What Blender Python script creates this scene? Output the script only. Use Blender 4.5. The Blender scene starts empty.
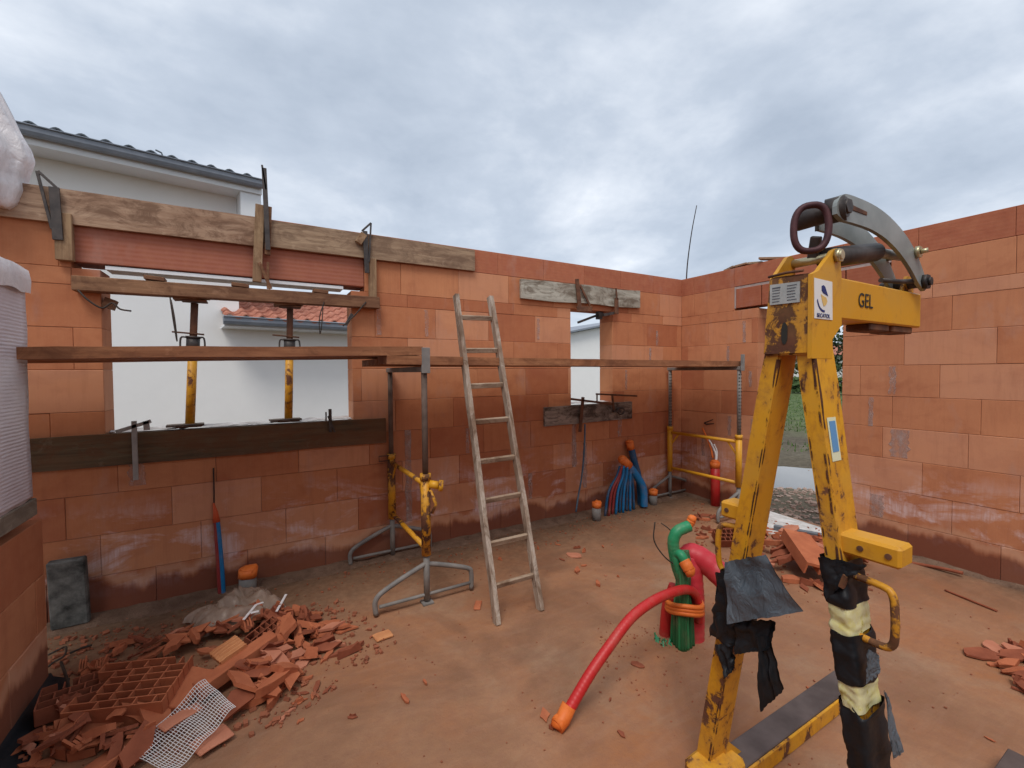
import bpy, bmesh, math, random
from mathutils import Vector, Matrix, noise
R = math.radians
rng = random.Random(7)
sc = bpy.context.scene
C = sc.collection

# ------------------------------------------------------------------ camera
YAW, PITCH, ROLL, FPX = 1.0450, -0.026936, -0.007525, 441.36
CAM = Vector((-4.3969, -3.5421, 1.4683))
fwd = Vector((math.cos(YAW)*math.cos(PITCH), math.sin(YAW)*math.cos(PITCH), math.sin(PITCH)))
rgt = Vector((math.sin(YAW), -math.cos(YAW), 0)); upv = rgt.cross(fwd)
cr = rgt*math.cos(ROLL)+upv*math.sin(ROLL); cu = -rgt*math.sin(ROLL)+upv*math.cos(ROLL)
cd = bpy.data.cameras.new('camera'); cam = bpy.data.objects.new('camera', cd); C.objects.link(cam)
cd.sensor_width = 36; cd.lens = FPX/1024*36; cd.clip_end = 2000; cd.clip_start = .02
M = Matrix(((cr.x, cu.x, -fwd.x), (cr.y, cu.y, -fwd.y), (cr.z, cu.z, -fwd.z))).to_4x4(); M.translation = CAM
cam.matrix_world = M; sc.camera = cam

# ------------------------------------------------------------------ world, sun, exposure
SUN_EL, SUN_AZ = R(58), math.atan2(-.75, -.65)      # direction the light comes from
wd = bpy.data.worlds.new('World'); sc.world = wd; wd.use_nodes = True
nt = wd.node_tree; N = nt.nodes; L = nt.links; N.clear()
out = N.new('ShaderNodeOutputWorld'); bg = N.new('ShaderNodeBackground'); bg.inputs[1].default_value = .1
sky = N.new('ShaderNodeTexSky'); sky.sky_type = 'NISHITA'; sky.sun_disc = False
sky.sun_elevation = SUN_EL; sky.sun_rotation = math.pi/2-SUN_AZ
tc = N.new('ShaderNodeTexCoord'); sep = N.new('ShaderNodeSeparateXYZ'); L.new(tc.outputs['Generated'], sep.inputs[0])
def wm(op, a, b=None, c=None, clamp=False):
    n = N.new('ShaderNodeMath'); n.operation = op; n.use_clamp = clamp
    for i, v in enumerate((a, b, c)):
        if v is None: continue
        if isinstance(v, (int, float)): n.inputs[i].default_value = v
        else: L.new(v, n.inputs[i])
    return n.outputs[0]
zz = wm('ADD', wm('MAXIMUM', sep.outputs[2], 0.0), .16)
cx = wm('DIVIDE', sep.outputs[0], zz); cy = wm('DIVIDE', sep.outputs[1], zz)
cmb = N.new('ShaderNodeCombineXYZ'); L.new(cx, cmb.inputs[0]); L.new(cy, cmb.inputs[1]); cmb.inputs[2].default_value = 3.3
def wn(scale, det, rough, dist=0., off=0.):
    n = N.new('ShaderNodeTexNoise'); n.inputs['Scale'].default_value = scale; n.inputs['Detail'].default_value = det
    n.inputs['Roughness'].default_value = rough; n.inputs['Distortion'].default_value = dist
    v = N.new('ShaderNodeVectorMath'); v.operation = 'ADD'; L.new(cmb.outputs[0], v.inputs[0]); v.inputs[1].default_value = (off, off*.7, 0)
    L.new(v.outputs[0], n.inputs['Vector']); return n.outputs['Fac']
big = wn(.70, 7, .55, .35); mid = wn(2.3, 6, .58, .15, 4.2)
cl = wm('ADD', wm('MULTIPLY', big, .72), wm('MULTIPLY', mid, .28))
ramp = N.new('ShaderNodeValToRGB'); L.new(cl, ramp.inputs[0])
e = ramp.color_ramp.elements
e[0].position = .37; e[0].color = (.31, .36, .435, 1); e[1].position = .64; e[1].color = (.84, .85, .86, 1)
x = ramp.color_ramp.elements.new(.46); x.color = (.40, .45, .525, 1)
x = ramp.color_ramp.elements.new(.55); x.color = (.56, .60, .66, 1)
# a pale veil low in the sky
veil = wm('POWER', wm('SUBTRACT', 1.0, wm('MAXIMUM', sep.outputs[2], 0.0), clamp=True), 5.0)
mx0 = N.new('ShaderNodeMix'); mx0.data_type = 'RGBA'; L.new(wm('MULTIPLY', veil, .30), mx0.inputs[0]); L.new(ramp.outputs[0], mx0.inputs[6]); mx0.inputs[7].default_value = (.52, .575, .65, 1)
sc10 = N.new('ShaderNodeVectorMath'); sc10.operation = 'SCALE'; L.new(mx0.outputs[2], sc10.inputs[0]); sc10.inputs[3].default_value = 10.0
mx = N.new('ShaderNodeMix'); mx.data_type = 'RGBA'; mx.inputs[0].default_value = .92
L.new(sky.outputs[0], mx.inputs[6]); L.new(sc10.outputs[0], mx.inputs[7])
L.new(mx.outputs[2], bg.inputs[0]); L.new(bg.outputs[0], out.inputs[0])
sd = bpy.data.lights.new('sun', 'SUN'); sd.energy = 1.3; sd.angle = R(24); sd.color = (1, .95, .88)
so = bpy.data.objects.new('sun', sd); C.objects.link(so)
dirv = Vector((math.cos(SUN_AZ)*math.cos(SUN_EL), math.sin(SUN_AZ)*math.cos(SUN_EL), math.sin(SUN_EL)))
so.rotation_euler = dirv.to_track_quat('Z', 'Y').to_euler(); so.location = (0, 0, 20)
sc.view_settings.view_transform = 'Standard'; sc.view_settings.look = 'None'
sc.view_settings.exposure = 0.60; sc.view_settings.gamma = 1

# ------------------------------------------------------------------ pixel -> point on a real plane (places measured off the photograph)
def ray(x, y): return (cr*((x-512)/FPX) - cu*((y-384)/FPX) + fwd)
def hit(x, y, ax, v):
    d = ray(x, y); return CAM + d*((v-CAM[ax])/d[ax])
def hp(x, y, p0, n):
    d = ray(x, y); n = Vector(n); return CAM + d*((Vector(p0)-CAM).dot(n)/d.dot(n))
def PA(x, y, pl=0.): return hit(x, y, 1, pl)
def PB(x, y, pl=0.): return hit(x, y, 0, pl)
def PF(x, y, z=0.): return hit(x, y, 2, z)

# ------------------------------------------------------------------ materials
MATS = {}
class NT:
    def __init__(s, name):
        s.m = bpy.data.materials.new(name); s.m.use_nodes = True; s.t = s.m.node_tree; s.N = s.t.nodes; s.L = s.t.links
        s.b = s.N['Principled BSDF']; s.tc = s.N.new('ShaderNodeTexCoord'); s.obj = s.tc.outputs['Object']
        s.geo = s.N.new('ShaderNodeNewGeometry'); s.pos = s.geo.outputs['Position']; MATS[name] = s.m
    def link(s, v, inp):
        if hasattr(v, 'is_output') or isinstance(v, bpy.types.NodeSocket): s.L.new(v, inp)
        else: inp.default_value = v
    def math(s, op, a, b=None, clamp=False):
        n = s.N.new('ShaderNodeMath'); n.operation = op; n.use_clamp = clamp
        s.link(a, n.inputs[0])
        if b is not None: s.link(b, n.inputs[1])
        return n.outputs[0]
    def map(s, vec, scale=(1, 1, 1), loc=(0, 0, 0), rot=(0, 0, 0)):
        n = s.N.new('ShaderNodeMapping'); s.L.new(vec, n.inputs[0]); n.inputs['Scale'].default_value = scale
        n.inputs['Location'].default_value = loc; n.inputs['Rotation'].default_value = rot; return n.outputs[0]
    def noise(s, vec, scale, det=4, rough=.55, dist=0.):
        n = s.N.new('ShaderNodeTexNoise'); s.L.new(vec, n.inputs['Vector']); n.inputs['Scale'].default_value = scale
        n.inputs['Detail'].default_value = det; n.inputs['Roughness'].default_value = rough; n.inputs['Distortion'].default_value = dist
        return n.outputs['Fac']
    def ramp(s, fac, stops):
        n = s.N.new('ShaderNodeValToRGB'); s.L.new(fac, n.inputs[0]); e = n.color_ramp.elements
        while len(e) < len(stops): e.new(.5)
        for el, (p, c) in zip(e, stops):
            el.position = p; el.color = (c, c, c, 1) if isinstance(c, (int, float)) else (*c, 1)
        return n.outputs[0]
    def mix(s, fac, a, b, mode='MIX'):
        n = s.N.new('ShaderNodeMix'); n.data_type = 'RGBA'; n.blend_type = mode
        s.link(fac, n.inputs[0]); s.link(a if not isinstance(a, tuple) else (*a, 1), n.inputs[6]); s.link(b if not isinstance(b, tuple) else (*b, 1), n.inputs[7])
        return n.outputs[2]
    def bump(s, h, strength=.3, dist=.01, prev=None):
        n = s.N.new('ShaderNodeBump'); s.L.new(h, n.inputs['Height']); n.inputs['Strength'].default_value = strength; n.inputs['Distance'].default_value = dist
        if prev is not None: s.L.new(prev, n.inputs['Normal'])
        return n.outputs[0]
    def fin(s, col, rough=.85, nrm=None, metal=0., spec=.3):
        s.link(col if not isinstance(col, tuple) else (*col, 1), s.b.inputs['Base Color']); s.link(rough, s.b.inputs['Roughness'])
        s.link(metal, s.b.inputs['Metallic']); s.b.inputs['Specular IOR Level'].default_value = spec
        if nrm is not None: s.L.new(nrm, s.b.inputs['Normal'])
        return s.m

def m_simple(name, c1, c2, scale=8, rough=.8, bump=.25, bd=.004, metal=0., spec=.3, bs=40):
    m = NT(name); f = m.noise(m.obj, scale, 6, .6)
    col = m.ramp(f, [(.32, c1), (.68, c2)])
    g = m.noise(m.obj, bs, 5, .6)
    return m.fin(col, rough, m.bump(g, bump, bd), metal, spec)

def m_brick(name, c1, c2, along, course=False, wv=.10, efa=1.):
    """fired clay block: tone per block from the 'tone' attribute; fine vertical combing; lime bloom and damp near the floor"""
    m = NT(name); P = m.pos
    at = m.N.new('ShaderNodeAttribute'); at.attribute_name = 'tone'; tone = at.outputs['Fac']
    sep = m.N.new('ShaderNodeSeparateXYZ'); m.L.new(P, sep.inputs[0]); z = sep.outputs[2]
    base = m.mix(tone, c1, c2)
    n1 = m.noise(P, 1.6, 6, .6, .3)
    base = m.mix(m.ramp(n1, [(.35, 0.), (.75, .40)]), base, (.34, .115, .058))
    n2 = m.noise(P, 14, 5, .65)
    base = m.mix(m.ramp(n2, [(.35, 0.), (.8, .3)]), base, (.62, .29, .145))
    n3 = m.noise(m.map(P, (1, 1, 1.6), (4, 6, 1)), 3.4, 6, .62, .6)
    base = m.mix(m.ramp(n3, [(.5, 0.), (.72, .38)]), base, (.30, .085, .042))
    base = m.mix(m.math('MULTIPLY', m.ramp(tone, [(.76, 0.), (.80, .0 if course else .32)]), m.ramp(n1, [(.3, .3), (.6, 1.)])), base, (.60, .33, .225))
    base = m.mix(m.ramp(tone, [(.16, .25), (.20, 0.)]), base, (.34, .10, .052))
    # scuffed vertical streaks
    st = m.noise(m.map(P, (9, 9, .9)), 2.2, 5, .65)
    base = m.mix(m.ramp(st, [(.5, 0.), (.78, .28)]), base, (.26, .09, .05))
    # grey-lilac mortar bloom
    gb = m.noise(m.map(P, (3.5, 3.5, 1.6), (3, 1, 5)), 1.5, 6, .6)
    base = m.mix(m.ramp(gb, [(.58, 0.), (.76, .35*efa)]), base, (.42, .30, .26))
    if not course:
        comb = m.N.new('ShaderNodeTexWave'); comb.wave_type = 'BANDS'; comb.bands_direction = 'X' if along == 'x' else 'Y'
        m.L.new(P, comb.inputs['Vector']); comb.inputs['Scale'].default_value = 22; comb.inputs['Distortion'].default_value = .4; comb.inputs['Detail'].default_value = 1
        # efflorescence: low courses only, printed on the comb ridges
        ef = m.noise(m.map(P, (1.0, 1.0, 2.2), (7, 2, 1)), 2.1, 6, .68, .5)
        zl = m.ramp(m.math('DIVIDE', z, 1.2), [(.06, 0.), (.20, 1.), (.42, .8), (.60, 0.)])
        ef = m.math('MULTIPLY', m.ramp(ef, [(.49, 0.), (.60, 1.)]), zl)
        strk = m.noise(m.map(P, (20, 20, 2.2)), 2.4, 5, .65)
        cmbv = m.math('ADD', m.math('MULTIPLY', m.ramp(strk, [(.40, 0.), (.60, 1.)]), .40), .30)
        base = m.mix(m.math('MULTIPLY', m.math('MULTIPLY', ef, cmbv), .95*efa), base, (.74, .62, .63))
    # rising damp with an uneven tide line
    nd = m.noise(m.map(P, (1, 1, .3), (2, 8, 0)), 2.6, 5, .6)
    hh = m.math('ADD', m.math('MULTIPLY', m.math('SUBTRACT', nd, .5), .42), .17)
    d = m.math('SUBTRACT', z, hh)
    damp = m.ramp(m.math('ADD', m.math('MULTIPLY', d, 8.), .5, True), [(.3, 1.), (.7, 0.)])
    base = m.mix(m.math('MULTIPLY', damp, .8), base, (.15, .045, .028))
    rl = m.ramp(m.math('ADD', m.math('MULTIPLY', m.math('ABSOLUTE', m.math('SUBTRACT', d, .04)), -22.), 1., True), [(.0, 0.), (.8, .5)])
    base = m.mix(rl, base, (.58, .34, .22))
    h = m.noise(P, 60, 5, .6)
    nr = m.bump(h, .18, .004)
    if course:
        w = m.N.new('ShaderNodeTexWave'); w.wave_type = 'BANDS'; w.bands_direction = 'Z'; m.L.new(P, w.inputs['Vector']); w.inputs['Scale'].default_value = 11; w.inputs['Distortion'].default_value = .3
        base = m.mix(m.math('MULTIPLY', w.outputs['Fac'], wv), base, (.42, .17, .12)); nr = m.bump(w.outputs['Fac'], .12, .002, nr)
    else: nr = m.bump(comb.outputs['Fac'], .07, .002, nr)
    return m.fin(base, .88, nr, 0., .25)
m_brick('clay_a', (.44, .155, .068), (.60, .262, .125), 'x'); m_brick('clay_b', (.47, .175, .080), (.62, .282, .145), 'y')
m_brick('clay_c', (.44, .165, .072), (.58, .26, .13), 'y', False, .1, 0.)
m_brick('clay_red', (.33, .095, .050), (.42, .135, .072), 'x', True)
m_brick('lintel_red', (.33, .115, .078), (.35, .125, .085), 'x', True, .5)

def m_wood(name, c1, c2, axis='x', sat=1., rough=.85, stain=None, stain_amt=.5, freq=1.):
    m = NT(name); s = {'x': (.8, 14, 14), 'y': (14, .8, 14), 'z': (14, 14, .8)}[axis]
    g = m.noise(m.map(m.obj, s), 3.2*freq, 7, .65, .4)
    big = m.noise(m.map(m.obj, {'x': (1, 3, 3), 'y': (3, 1, 3), 'z': (3, 3, 1)}[axis]), 1.6, 5, .6)
    col = m.ramp(g, [(.28, c1), (.70, c2)])
    col = m.mix(m.ramp(big, [(.42, 0.), (.66, stain_amt)]), col, stain or tuple(v*.55 for v in c1))
    dt = m.noise(m.map(m.obj, {'x': (1, 2.2, 2.2), 'y': (2.2, 1, 2.2), 'z': (2.2, 2.2, 1)}[axis], (3, 5, 1)), 4.5, 8, .72, .8)
    col = m.mix(m.ramp(dt, [(.47, 0.), (.60, min(.8, stain_amt))]), col, tuple(v*.7 for v in (stain or c1)))
    lime = m.noise(m.map(m.obj, (1, 1, 1), (9, 2, 6)), 6, 7, .7, .5)
    col = m.mix(m.ramp(lime, [(.58, 0.), (.68, .4)]), col, tuple(min(.7, v*1.25+.05) for v in c2))
    sp = m.noise(m.obj, 38, 4, .7)
    col = m.mix(m.ramp(sp, [(.66, 0.), (.74, .5)]), col, tuple(v*.4 for v in c1))
    nr = m.bump(g, .5, .004); nr = m.bump(m.noise(m.obj, 50, 4, .6), .2, .002, nr)
    return m.fin(col, rough, nr, 0., .2)
m_wood('board_light', (.30, .18, .115), (.52, .365, .25), 'x', stain=(.22, .12, .075), stain_amt=.9, freq=.7)
m_wood('board_mid', (.20, .125, .08), (.46, .33, .215), 'x', stain=(.20, .12, .08), stain_amt=.6)
m_wood('board_dark', (.065, .048, .03), (.15, .11, .065), 'x', stain=(.20, .085, .04), stain_amt=.6)
m_wood('board_grey', (.33, .32, .27), (.54, .52, .44), 'x', stain=(.17, .12, .08), stain_amt=.75)
m_wood('board_wash', (.23, .19, .155), (.40, .34, .29), 'x', stain=(.05, .035, .028), stain_amt=.9)
m_wood('plank', (.25, .10, .045), (.46, .215, .105), 'x', stain=(.16, .06, .034), stain_amt=.5)
m_wood('plank_raw', (.33, .19, .10), (.46, .29, .16), 'x')
m_wood('beam_wood', (.15, .075, .042), (.32, .175, .095), 'x', stain=(.13, .055, .032), stain_amt=.6)
m_wood('batten', (.20, .13, .075), (.40, .27, .155), 'z', stain=(.19, .09, .05), stain_amt=.5)
m_wood('ladder_wood', (.26, .18, .12), (.56, .49, .42), 'z', stain=(.20, .12, .075), stain_amt=.95)
m_wood('offcut', (.27, .16, .10), (.42, .27, .17), 'x')
m_simple('mortar', (.27, .20, .165), (.40, .31, .26), 7, .95, .7, .01)
m_simple('mortar_grey', (.33, .26, .235), (.46, .38, .35), 9, .95, .5, .006)
mm = NT('smear_grey'); _f = mm.noise(mm.pos, 16, 6, .7, .5); _v = mm.noise(mm.map(mm.pos, (9, 9, 1.2)), 3, 4, .6)
mm.fin(mm.ramp(_f, [(.3, (.40, .27, .23)), (.7, (.58, .46, .42))]), .95); mm.link(mm.ramp(mm.math('ADD', mm.math('MULTIPLY', _f, .5), mm.math('MULTIPLY', _v, .5)), [(.34, 0.), (.66, .62)]), mm.b.inputs['Alpha'])
m_simple('steel_dark', (.045, .042, .042), (.12, .10, .09), 12, .55, .3, .002, .6)
m_simple('steel_grey', (.25, .25, .24), (.40, .40, .385), 9, .5, .25, .002, .35)
m_simple('rust', (.07, .034, .024), (.19, .085, .045), 14, .85, .5, .003)
m_simple('black_rubber', (.005, .006, .008), (.016, .018, .022), 6, .5, .35, .006, spec=.3, bs=22)
m_simple('white_foam', (.72, .74, .76), (.82, .83, .84), 20, .8, .2, .002)
m_simple('render_white', (.87, .86, .84), (.90, .89, .87), 3, .9, .25, .004, bs=120)
m_simple('fascia_white', (.74, .75, .77), (.80, .81, .82), 3, .6, .05, .002)
m_simple('gutter_grey', (.20, .225, .265), (.27, .295, .34), 5, .45, .1, .002)
m_simple('tile_grey', (.07, .085, .10), (.13, .15, .17), 6, .8, .3, .004)
m_simple('tile_red', (.30, .10, .065), (.50, .22, .15), 9, .8, .3, .004)
m_simple('orange_cap', (.66, .135, .02), (.80, .21, .045), 14, .5, .4, .004)
m_simple('pipe_grey', (.15, .145, .14), (.26, .24, .22), 9, .6, .15, .002)
m_simple('pvc_grey', (.10, .11, .125), (.15, .16, .175), 9, .5, .1, .002)
m_simple('wire_black', (.02, .018, .016), (.06, .04, .03), 30, .7, .3, .001)
m_simple('white_wire', (.60, .60, .60), (.78, .78, .78), 30, .5, .1, .001)
m_simple('dark_block', (.02, .021, .019), (.19, .19, .175), 12, .92, .5, .008)
m_simple('limed_panel', (.40, .37, .34), (.66, .64, .62), 10, .8, .3, .004)
m_simple('foliage_dark', (.022, .045, .018), (.05, .085, .03), 2, .8, .2, .01)
m_simple('foliage_mid', (.045, .085, .025), (.085, .13, .04), 2, .8, .2, .01)
m_simple('bark', (.07, .05, .035), (.14, .10, .07), 9, .95, .6, .01)
m_simple('grass_blades', (.06, .12, .03), (.12, .19, .055), 4, .8, .1, .01)
m_simple('window_dark', (.02, .025, .03), (.04, .045, .05), 3, .15, .02, .001, spec=.6)
m_simple('clay_shard', (.36, .105, .048), (.50, .165, .075), 7, .9, .45, .004)
m_simple('clay_pale', (.42, .155, .09), (.53, .22, .135), 7, .9, .35, .003)
m_simple('clay_dark', (.20, .055, .028), (.33, .10, .05), 7, .9, .4, .004)
m_simple('clay_orange', (.50, .20, .085), (.64, .30, .13), 9, .9, .35, .003)
m_simple('clay_dust', (.22, .075, .04), (.36, .125, .065), 9, .95, .3, .003)

def m_conduit(name, c, r=.45, ring=0):
    m = NT(name); f = m.noise(m.obj, 9, 5, .6)
    col = m.mix(m.ramp(f, [(.5, 0.), (.85, .55)]), c, (.33, .19, .13))
    return m.fin(col, r, m.bump(m.noise(m.obj, 50, 3), .1, .002), 0., .4)
m_conduit('red_conduit', (.50, .022, .022)); m_conduit('red_pipe', (.58, .035, .05)); m_conduit('green_conduit', (.02, .25, .105))
m_conduit('green_mid', (.02, .20, .075)); m_conduit('green_dark', (.018, .12, .045)); m_conduit('blue_conduit', (.008, .16, .38)); m_conduit('blue_dark', (.01, .085, .19)); m_conduit('red_dark', (.26, .03, .03))

def m_paint(name, rustlo=.60):
    m = NT(name); P = m.obj
    f = m.noise(P, 2.5, 6, .65)
    col = m.ramp(f, [(.3, (.62, .285, .012)), (.7, (.74, .375, .02))])
    n = m.noise(P, 17, 7, .68, .4); n2 = m.noise(m.map(P, (1, 1, .3)), 7, 6, .7, .8)
    k = m.math('ADD', m.math('MULTIPLY', n, .5), m.math('MULTIPLY', n2, .5))
    msk = m.ramp(k, [(rustlo, 0.), (rustlo+.03, 1.)])
    halo = m.ramp(k, [(rustlo-.07, 0.), (rustlo, .45)])
    col = m.mix(halo, col, (.40, .15, .02)); col = m.mix(msk, col, m.ramp(n, [(.4, (.05, .022, .015)), (.7, (.16, .06, .03))]))
    dust = m.noise(P, 5, 5, .6); col = m.mix(m.ramp(dust, [(.45, 0.), (.7, .35)]), col, (.36, .20, .07))
    nr = m.bump(m.math('SUBTRACT', 1., msk), .35, .003); nr = m.bump(m.noise(P, 70, 4), .1, .002, nr)
    return m.fin(col, m.mix(msk, (.48,)*3, (.9,)*3), nr, 0., .4)
m_paint('yellow_paint', .552); m_paint('yellow_worn', .525); m_paint('yellow_rusty', .505); m_paint('yellow_clean', .62)

def m_tape():
    m = NT('band_cloth'); f = m.noise(m.obj, 13, 6, .7)
    col = m.ramp(f, [(.3, (.62, .56, .16)), (.50, (.66, .63, .38)), (.60, (.55, .50, .16)), (.66, (.07, .05, .03))])
    return m.fin(col, .7, m.bump(m.noise(m.obj, 30, 4), .4, .004))
m_tape()
def m_flap():
    m = NT('grey_sheet'); f = m.noise(m.obj, 6, 6, .6)
    col = m.ramp(f, [(.3, (.055, .075, .095)), (.7, (.125, .155, .185))])
    w = m.noise(m.map(m.obj, (2, 6, 3)), 5, 5, .6, 1.2)
    return m.fin(col, .42, m.bump(w, .6, .02), 0., .5)
m_flap()
def m_film(name, c, alpha, rough=.35):
    m = NT(name); f = m.noise(m.obj, 7, 6, .6, 1.)
    m.fin(m.ramp(f, [(.3, tuple(v*.82 for v in c)), (.7, c)]), rough, m.bump(m.noise(m.map(m.obj, (3, 3, 1.2)), 5, 6, .65, 1.5), .7, .02), 0., .5)
    m.link(m.ramp(f, [(.3, alpha), (.7, min(1., alpha+.25))]), m.b.inputs['Alpha']); return m.m
m_film('film', (.80, .77, .78), .93); m_film('film_clear', (.36, .26, .20), .62, .2)
def m_pack():
    m = NT('wrapped_pack')
    w = m.N.new('ShaderNodeTexWave'); w.bands_direction = 'Z'; m.L.new(m.obj, w.inputs['Vector']); w.inputs['Scale'].default_value = 21; w.inputs['Distortion'].default_value = 1.2; w.inputs['Detail Scale'].default_value = .6
    w2 = m.N.new('ShaderNodeTexWave'); w2.bands_direction = 'Y'; m.L.new(m.obj, w2.inputs['Vector']); w2.inputs['Scale'].default_value = 5; w2.inputs['Distortion'].default_value = 1.
    f = m.noise(m.obj, 3, 6, .6, .6)
    col = m.ramp(f, [(.3, (.50, .44, .47)), (.7, (.68, .64, .66))])
    col = m.mix(m.math('MULTIPLY', w.outputs['Fac'], .16), col, (.40, .31, .32))
    d = m.noise(m.map(m.obj, (1, 1, .6), (0, 0, 3)), 9, 6, .7)
    col = m.mix(m.ramp(d, [(.64, 0.), (.72, .6)]), col, (.28, .17, .14))
    nr = m.bump(w.outputs['Fac'], .3, .004); nr = m.bump(m.noise(m.map(m.obj, (2, 2, 5)), 4, 5, .6, 1.), .4, .012, nr)
    return m.fin(col, .4, nr, 0., .45)
m_pack()

def m_floor():
    m = NT('slab_dust'); P = m.pos; sep = m.N.new('ShaderNodeSeparateXYZ'); m.L.new(P, sep.inputs[0])
    a = m.noise(P, .9, 7, .6, .4); b = m.noise(m.map(P, (1, 1, 1), (5, 3, 0)), 2.8, 7, .65, .3); c = m.noise(P, 22, 6, .7); d = m.noise(P, 130, 3, .6)
    col = m.ramp(a, [(.32, (.22, .11, .058)), (.5, (.345, .18, .098)), (.68, (.33, .135, .056))])
    col = m.mix(m.ramp(b, [(.44, 0.), (.70, .75)]), col, (.34, .145, .068))
    g = m.noise(m.map(P, (1, 1, 1), (9, 1, 0)), 1.5, 6, .65, .5)
    col = m.mix(m.ramp(g, [(.55, 0.), (.72, .6)]), col, (.33, .235, .155))
    wet = m.noise(m.map(P, (1, 1, 1), (2, 7, 0)), 1.1, 6, .62, .7)
    col = m.mix(m.ramp(wet, [(.50, 0.), (.64, .65)]), col, (.17, .085, .048))
    # trowel sweeps
    sw = m.noise(m.map(P, (.8, 5, 1), (0, 0, 0), (0, 0, .5)), 3.0, 5, .6, .8)
    col = m.mix(m.ramp(sw, [(.5, 0.), (.75, .2)]), col, (.42, .255, .17))
    col = m.mix(m.ramp(c, [(.35, .4), (.6, 0.)]), col, (.25, .12, .075))
    col = m.mix(m.ramp(d, [(.62, 0.), (.75, .45)]), col, (.20, .10, .065))
    # dirt that collects against the walls
    n = m.noise(P, 3.2, 6, .65)
    dy = m.math('ADD', m.math('ABSOLUTE', sep.outputs[1]), m.math('MULTIPLY', m.math('SUBTRACT', n, .5), 1.1))
    dx = m.math('ADD', m.math('ABSOLUTE', sep.outputs[0]), m.math('MULTIPLY', m.math('SUBTRACT', n, .5), .7))
    k1 = m.ramp(dy, [(.06, 1.), (.95, 0.)]); k2 = m.ramp(dx, [(.05, .8), (.30, 0.)])
    k = m.math('MAXIMUM', k1, k2)
    col = m.mix(m.math('MULTIPLY', k, .92), col, m.ramp(c, [(.35, (.095, .055, .032)), (.7, (.19, .125, .08))]))
    h = m.math('ADD', m.math('MULTIPLY', c, .5), m.math('MULTIPLY', b, .9))
    nr = m.bump(h, .42, .02); nr = m.bump(d, .35, .003, nr); nr = m.bump(sw, .2, .01, nr)
    return m.fin(col, m.ramp(a, [(.35, .62), (.7, .9)]), nr, 0., .3)
m_floor()
def m_soil():
    m = NT('soil'); P = m.pos; sep = m.N.new('ShaderNodeSeparateXYZ'); m.L.new(P, sep.inputs[0])
    a = m.noise(P, .7, 7, .65, .4); c = m.noise(P, 11, 7, .7)
    col = m.ramp(a, [(.35, (.075, .06, .042)), (.52, (.135, .115, .08)), (.68, (.19, .17, .12))])
    col = m.mix(m.ramp(c, [(.4, .6), (.62, 0.)]), col, (.05, .038, .026))
    far = m.ramp(m.math('DIVIDE', m.math('ADD', sep.outputs[0], m.math('MULTIPLY', a, 6.)), 60.), [(.16, 0.), (.26, 1.)])
    gr = m.ramp(m.noise(P, 2.5, 6, .7), [(.35, (.05, .085, .025)), (.7, (.14, .17, .07))])
    col = m.mix(far, col, gr)
    return m.fin(col, .92, m.bump(m.math('ADD', a, m.math('MULTIPLY', c, .4)), .7, .06), 0., .25)
m_soil()
m = NT('puddle_water'); m.fin((.16, .15, .135), .03, m.bump(m.noise(m.pos, 5, 3), .02, .01), 0., .9)
m = NT('netting'); m.fin((.72, .70, .70), .5)
def m_col(name, c, rough=.6): NT(name).fin(c, rough)
m_col('ink', (.03, .03, .025)); m_col('sticker_white', (.78, .78, .76)); m_col('logo_blue', (.02, .035, .16)); m_col('logo_gold', (.75, .50, .17)); m_col('ink_soft', (.10, .11, .13))
m_col('blue_label', (.12, .30, .55)); m_col('label_cream', (.70, .72, .50)); m_col('tape_red', (.55, .09, .03)); m_col('tag_line', (.45, .20, .02))
m_simple('plate_metal', (.34, .36, .35), (.52, .54, .52), 12, .4, .15, .001, .2)
m_simple('zinc_pin', (.42, .37, .22), (.58, .52, .34), 12, .35, .15, .001, .7)
m_simple('arc_steel', (.21, .235, .225), (.33, .35, .335), 7, .45, .2, .002, .3)

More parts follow.
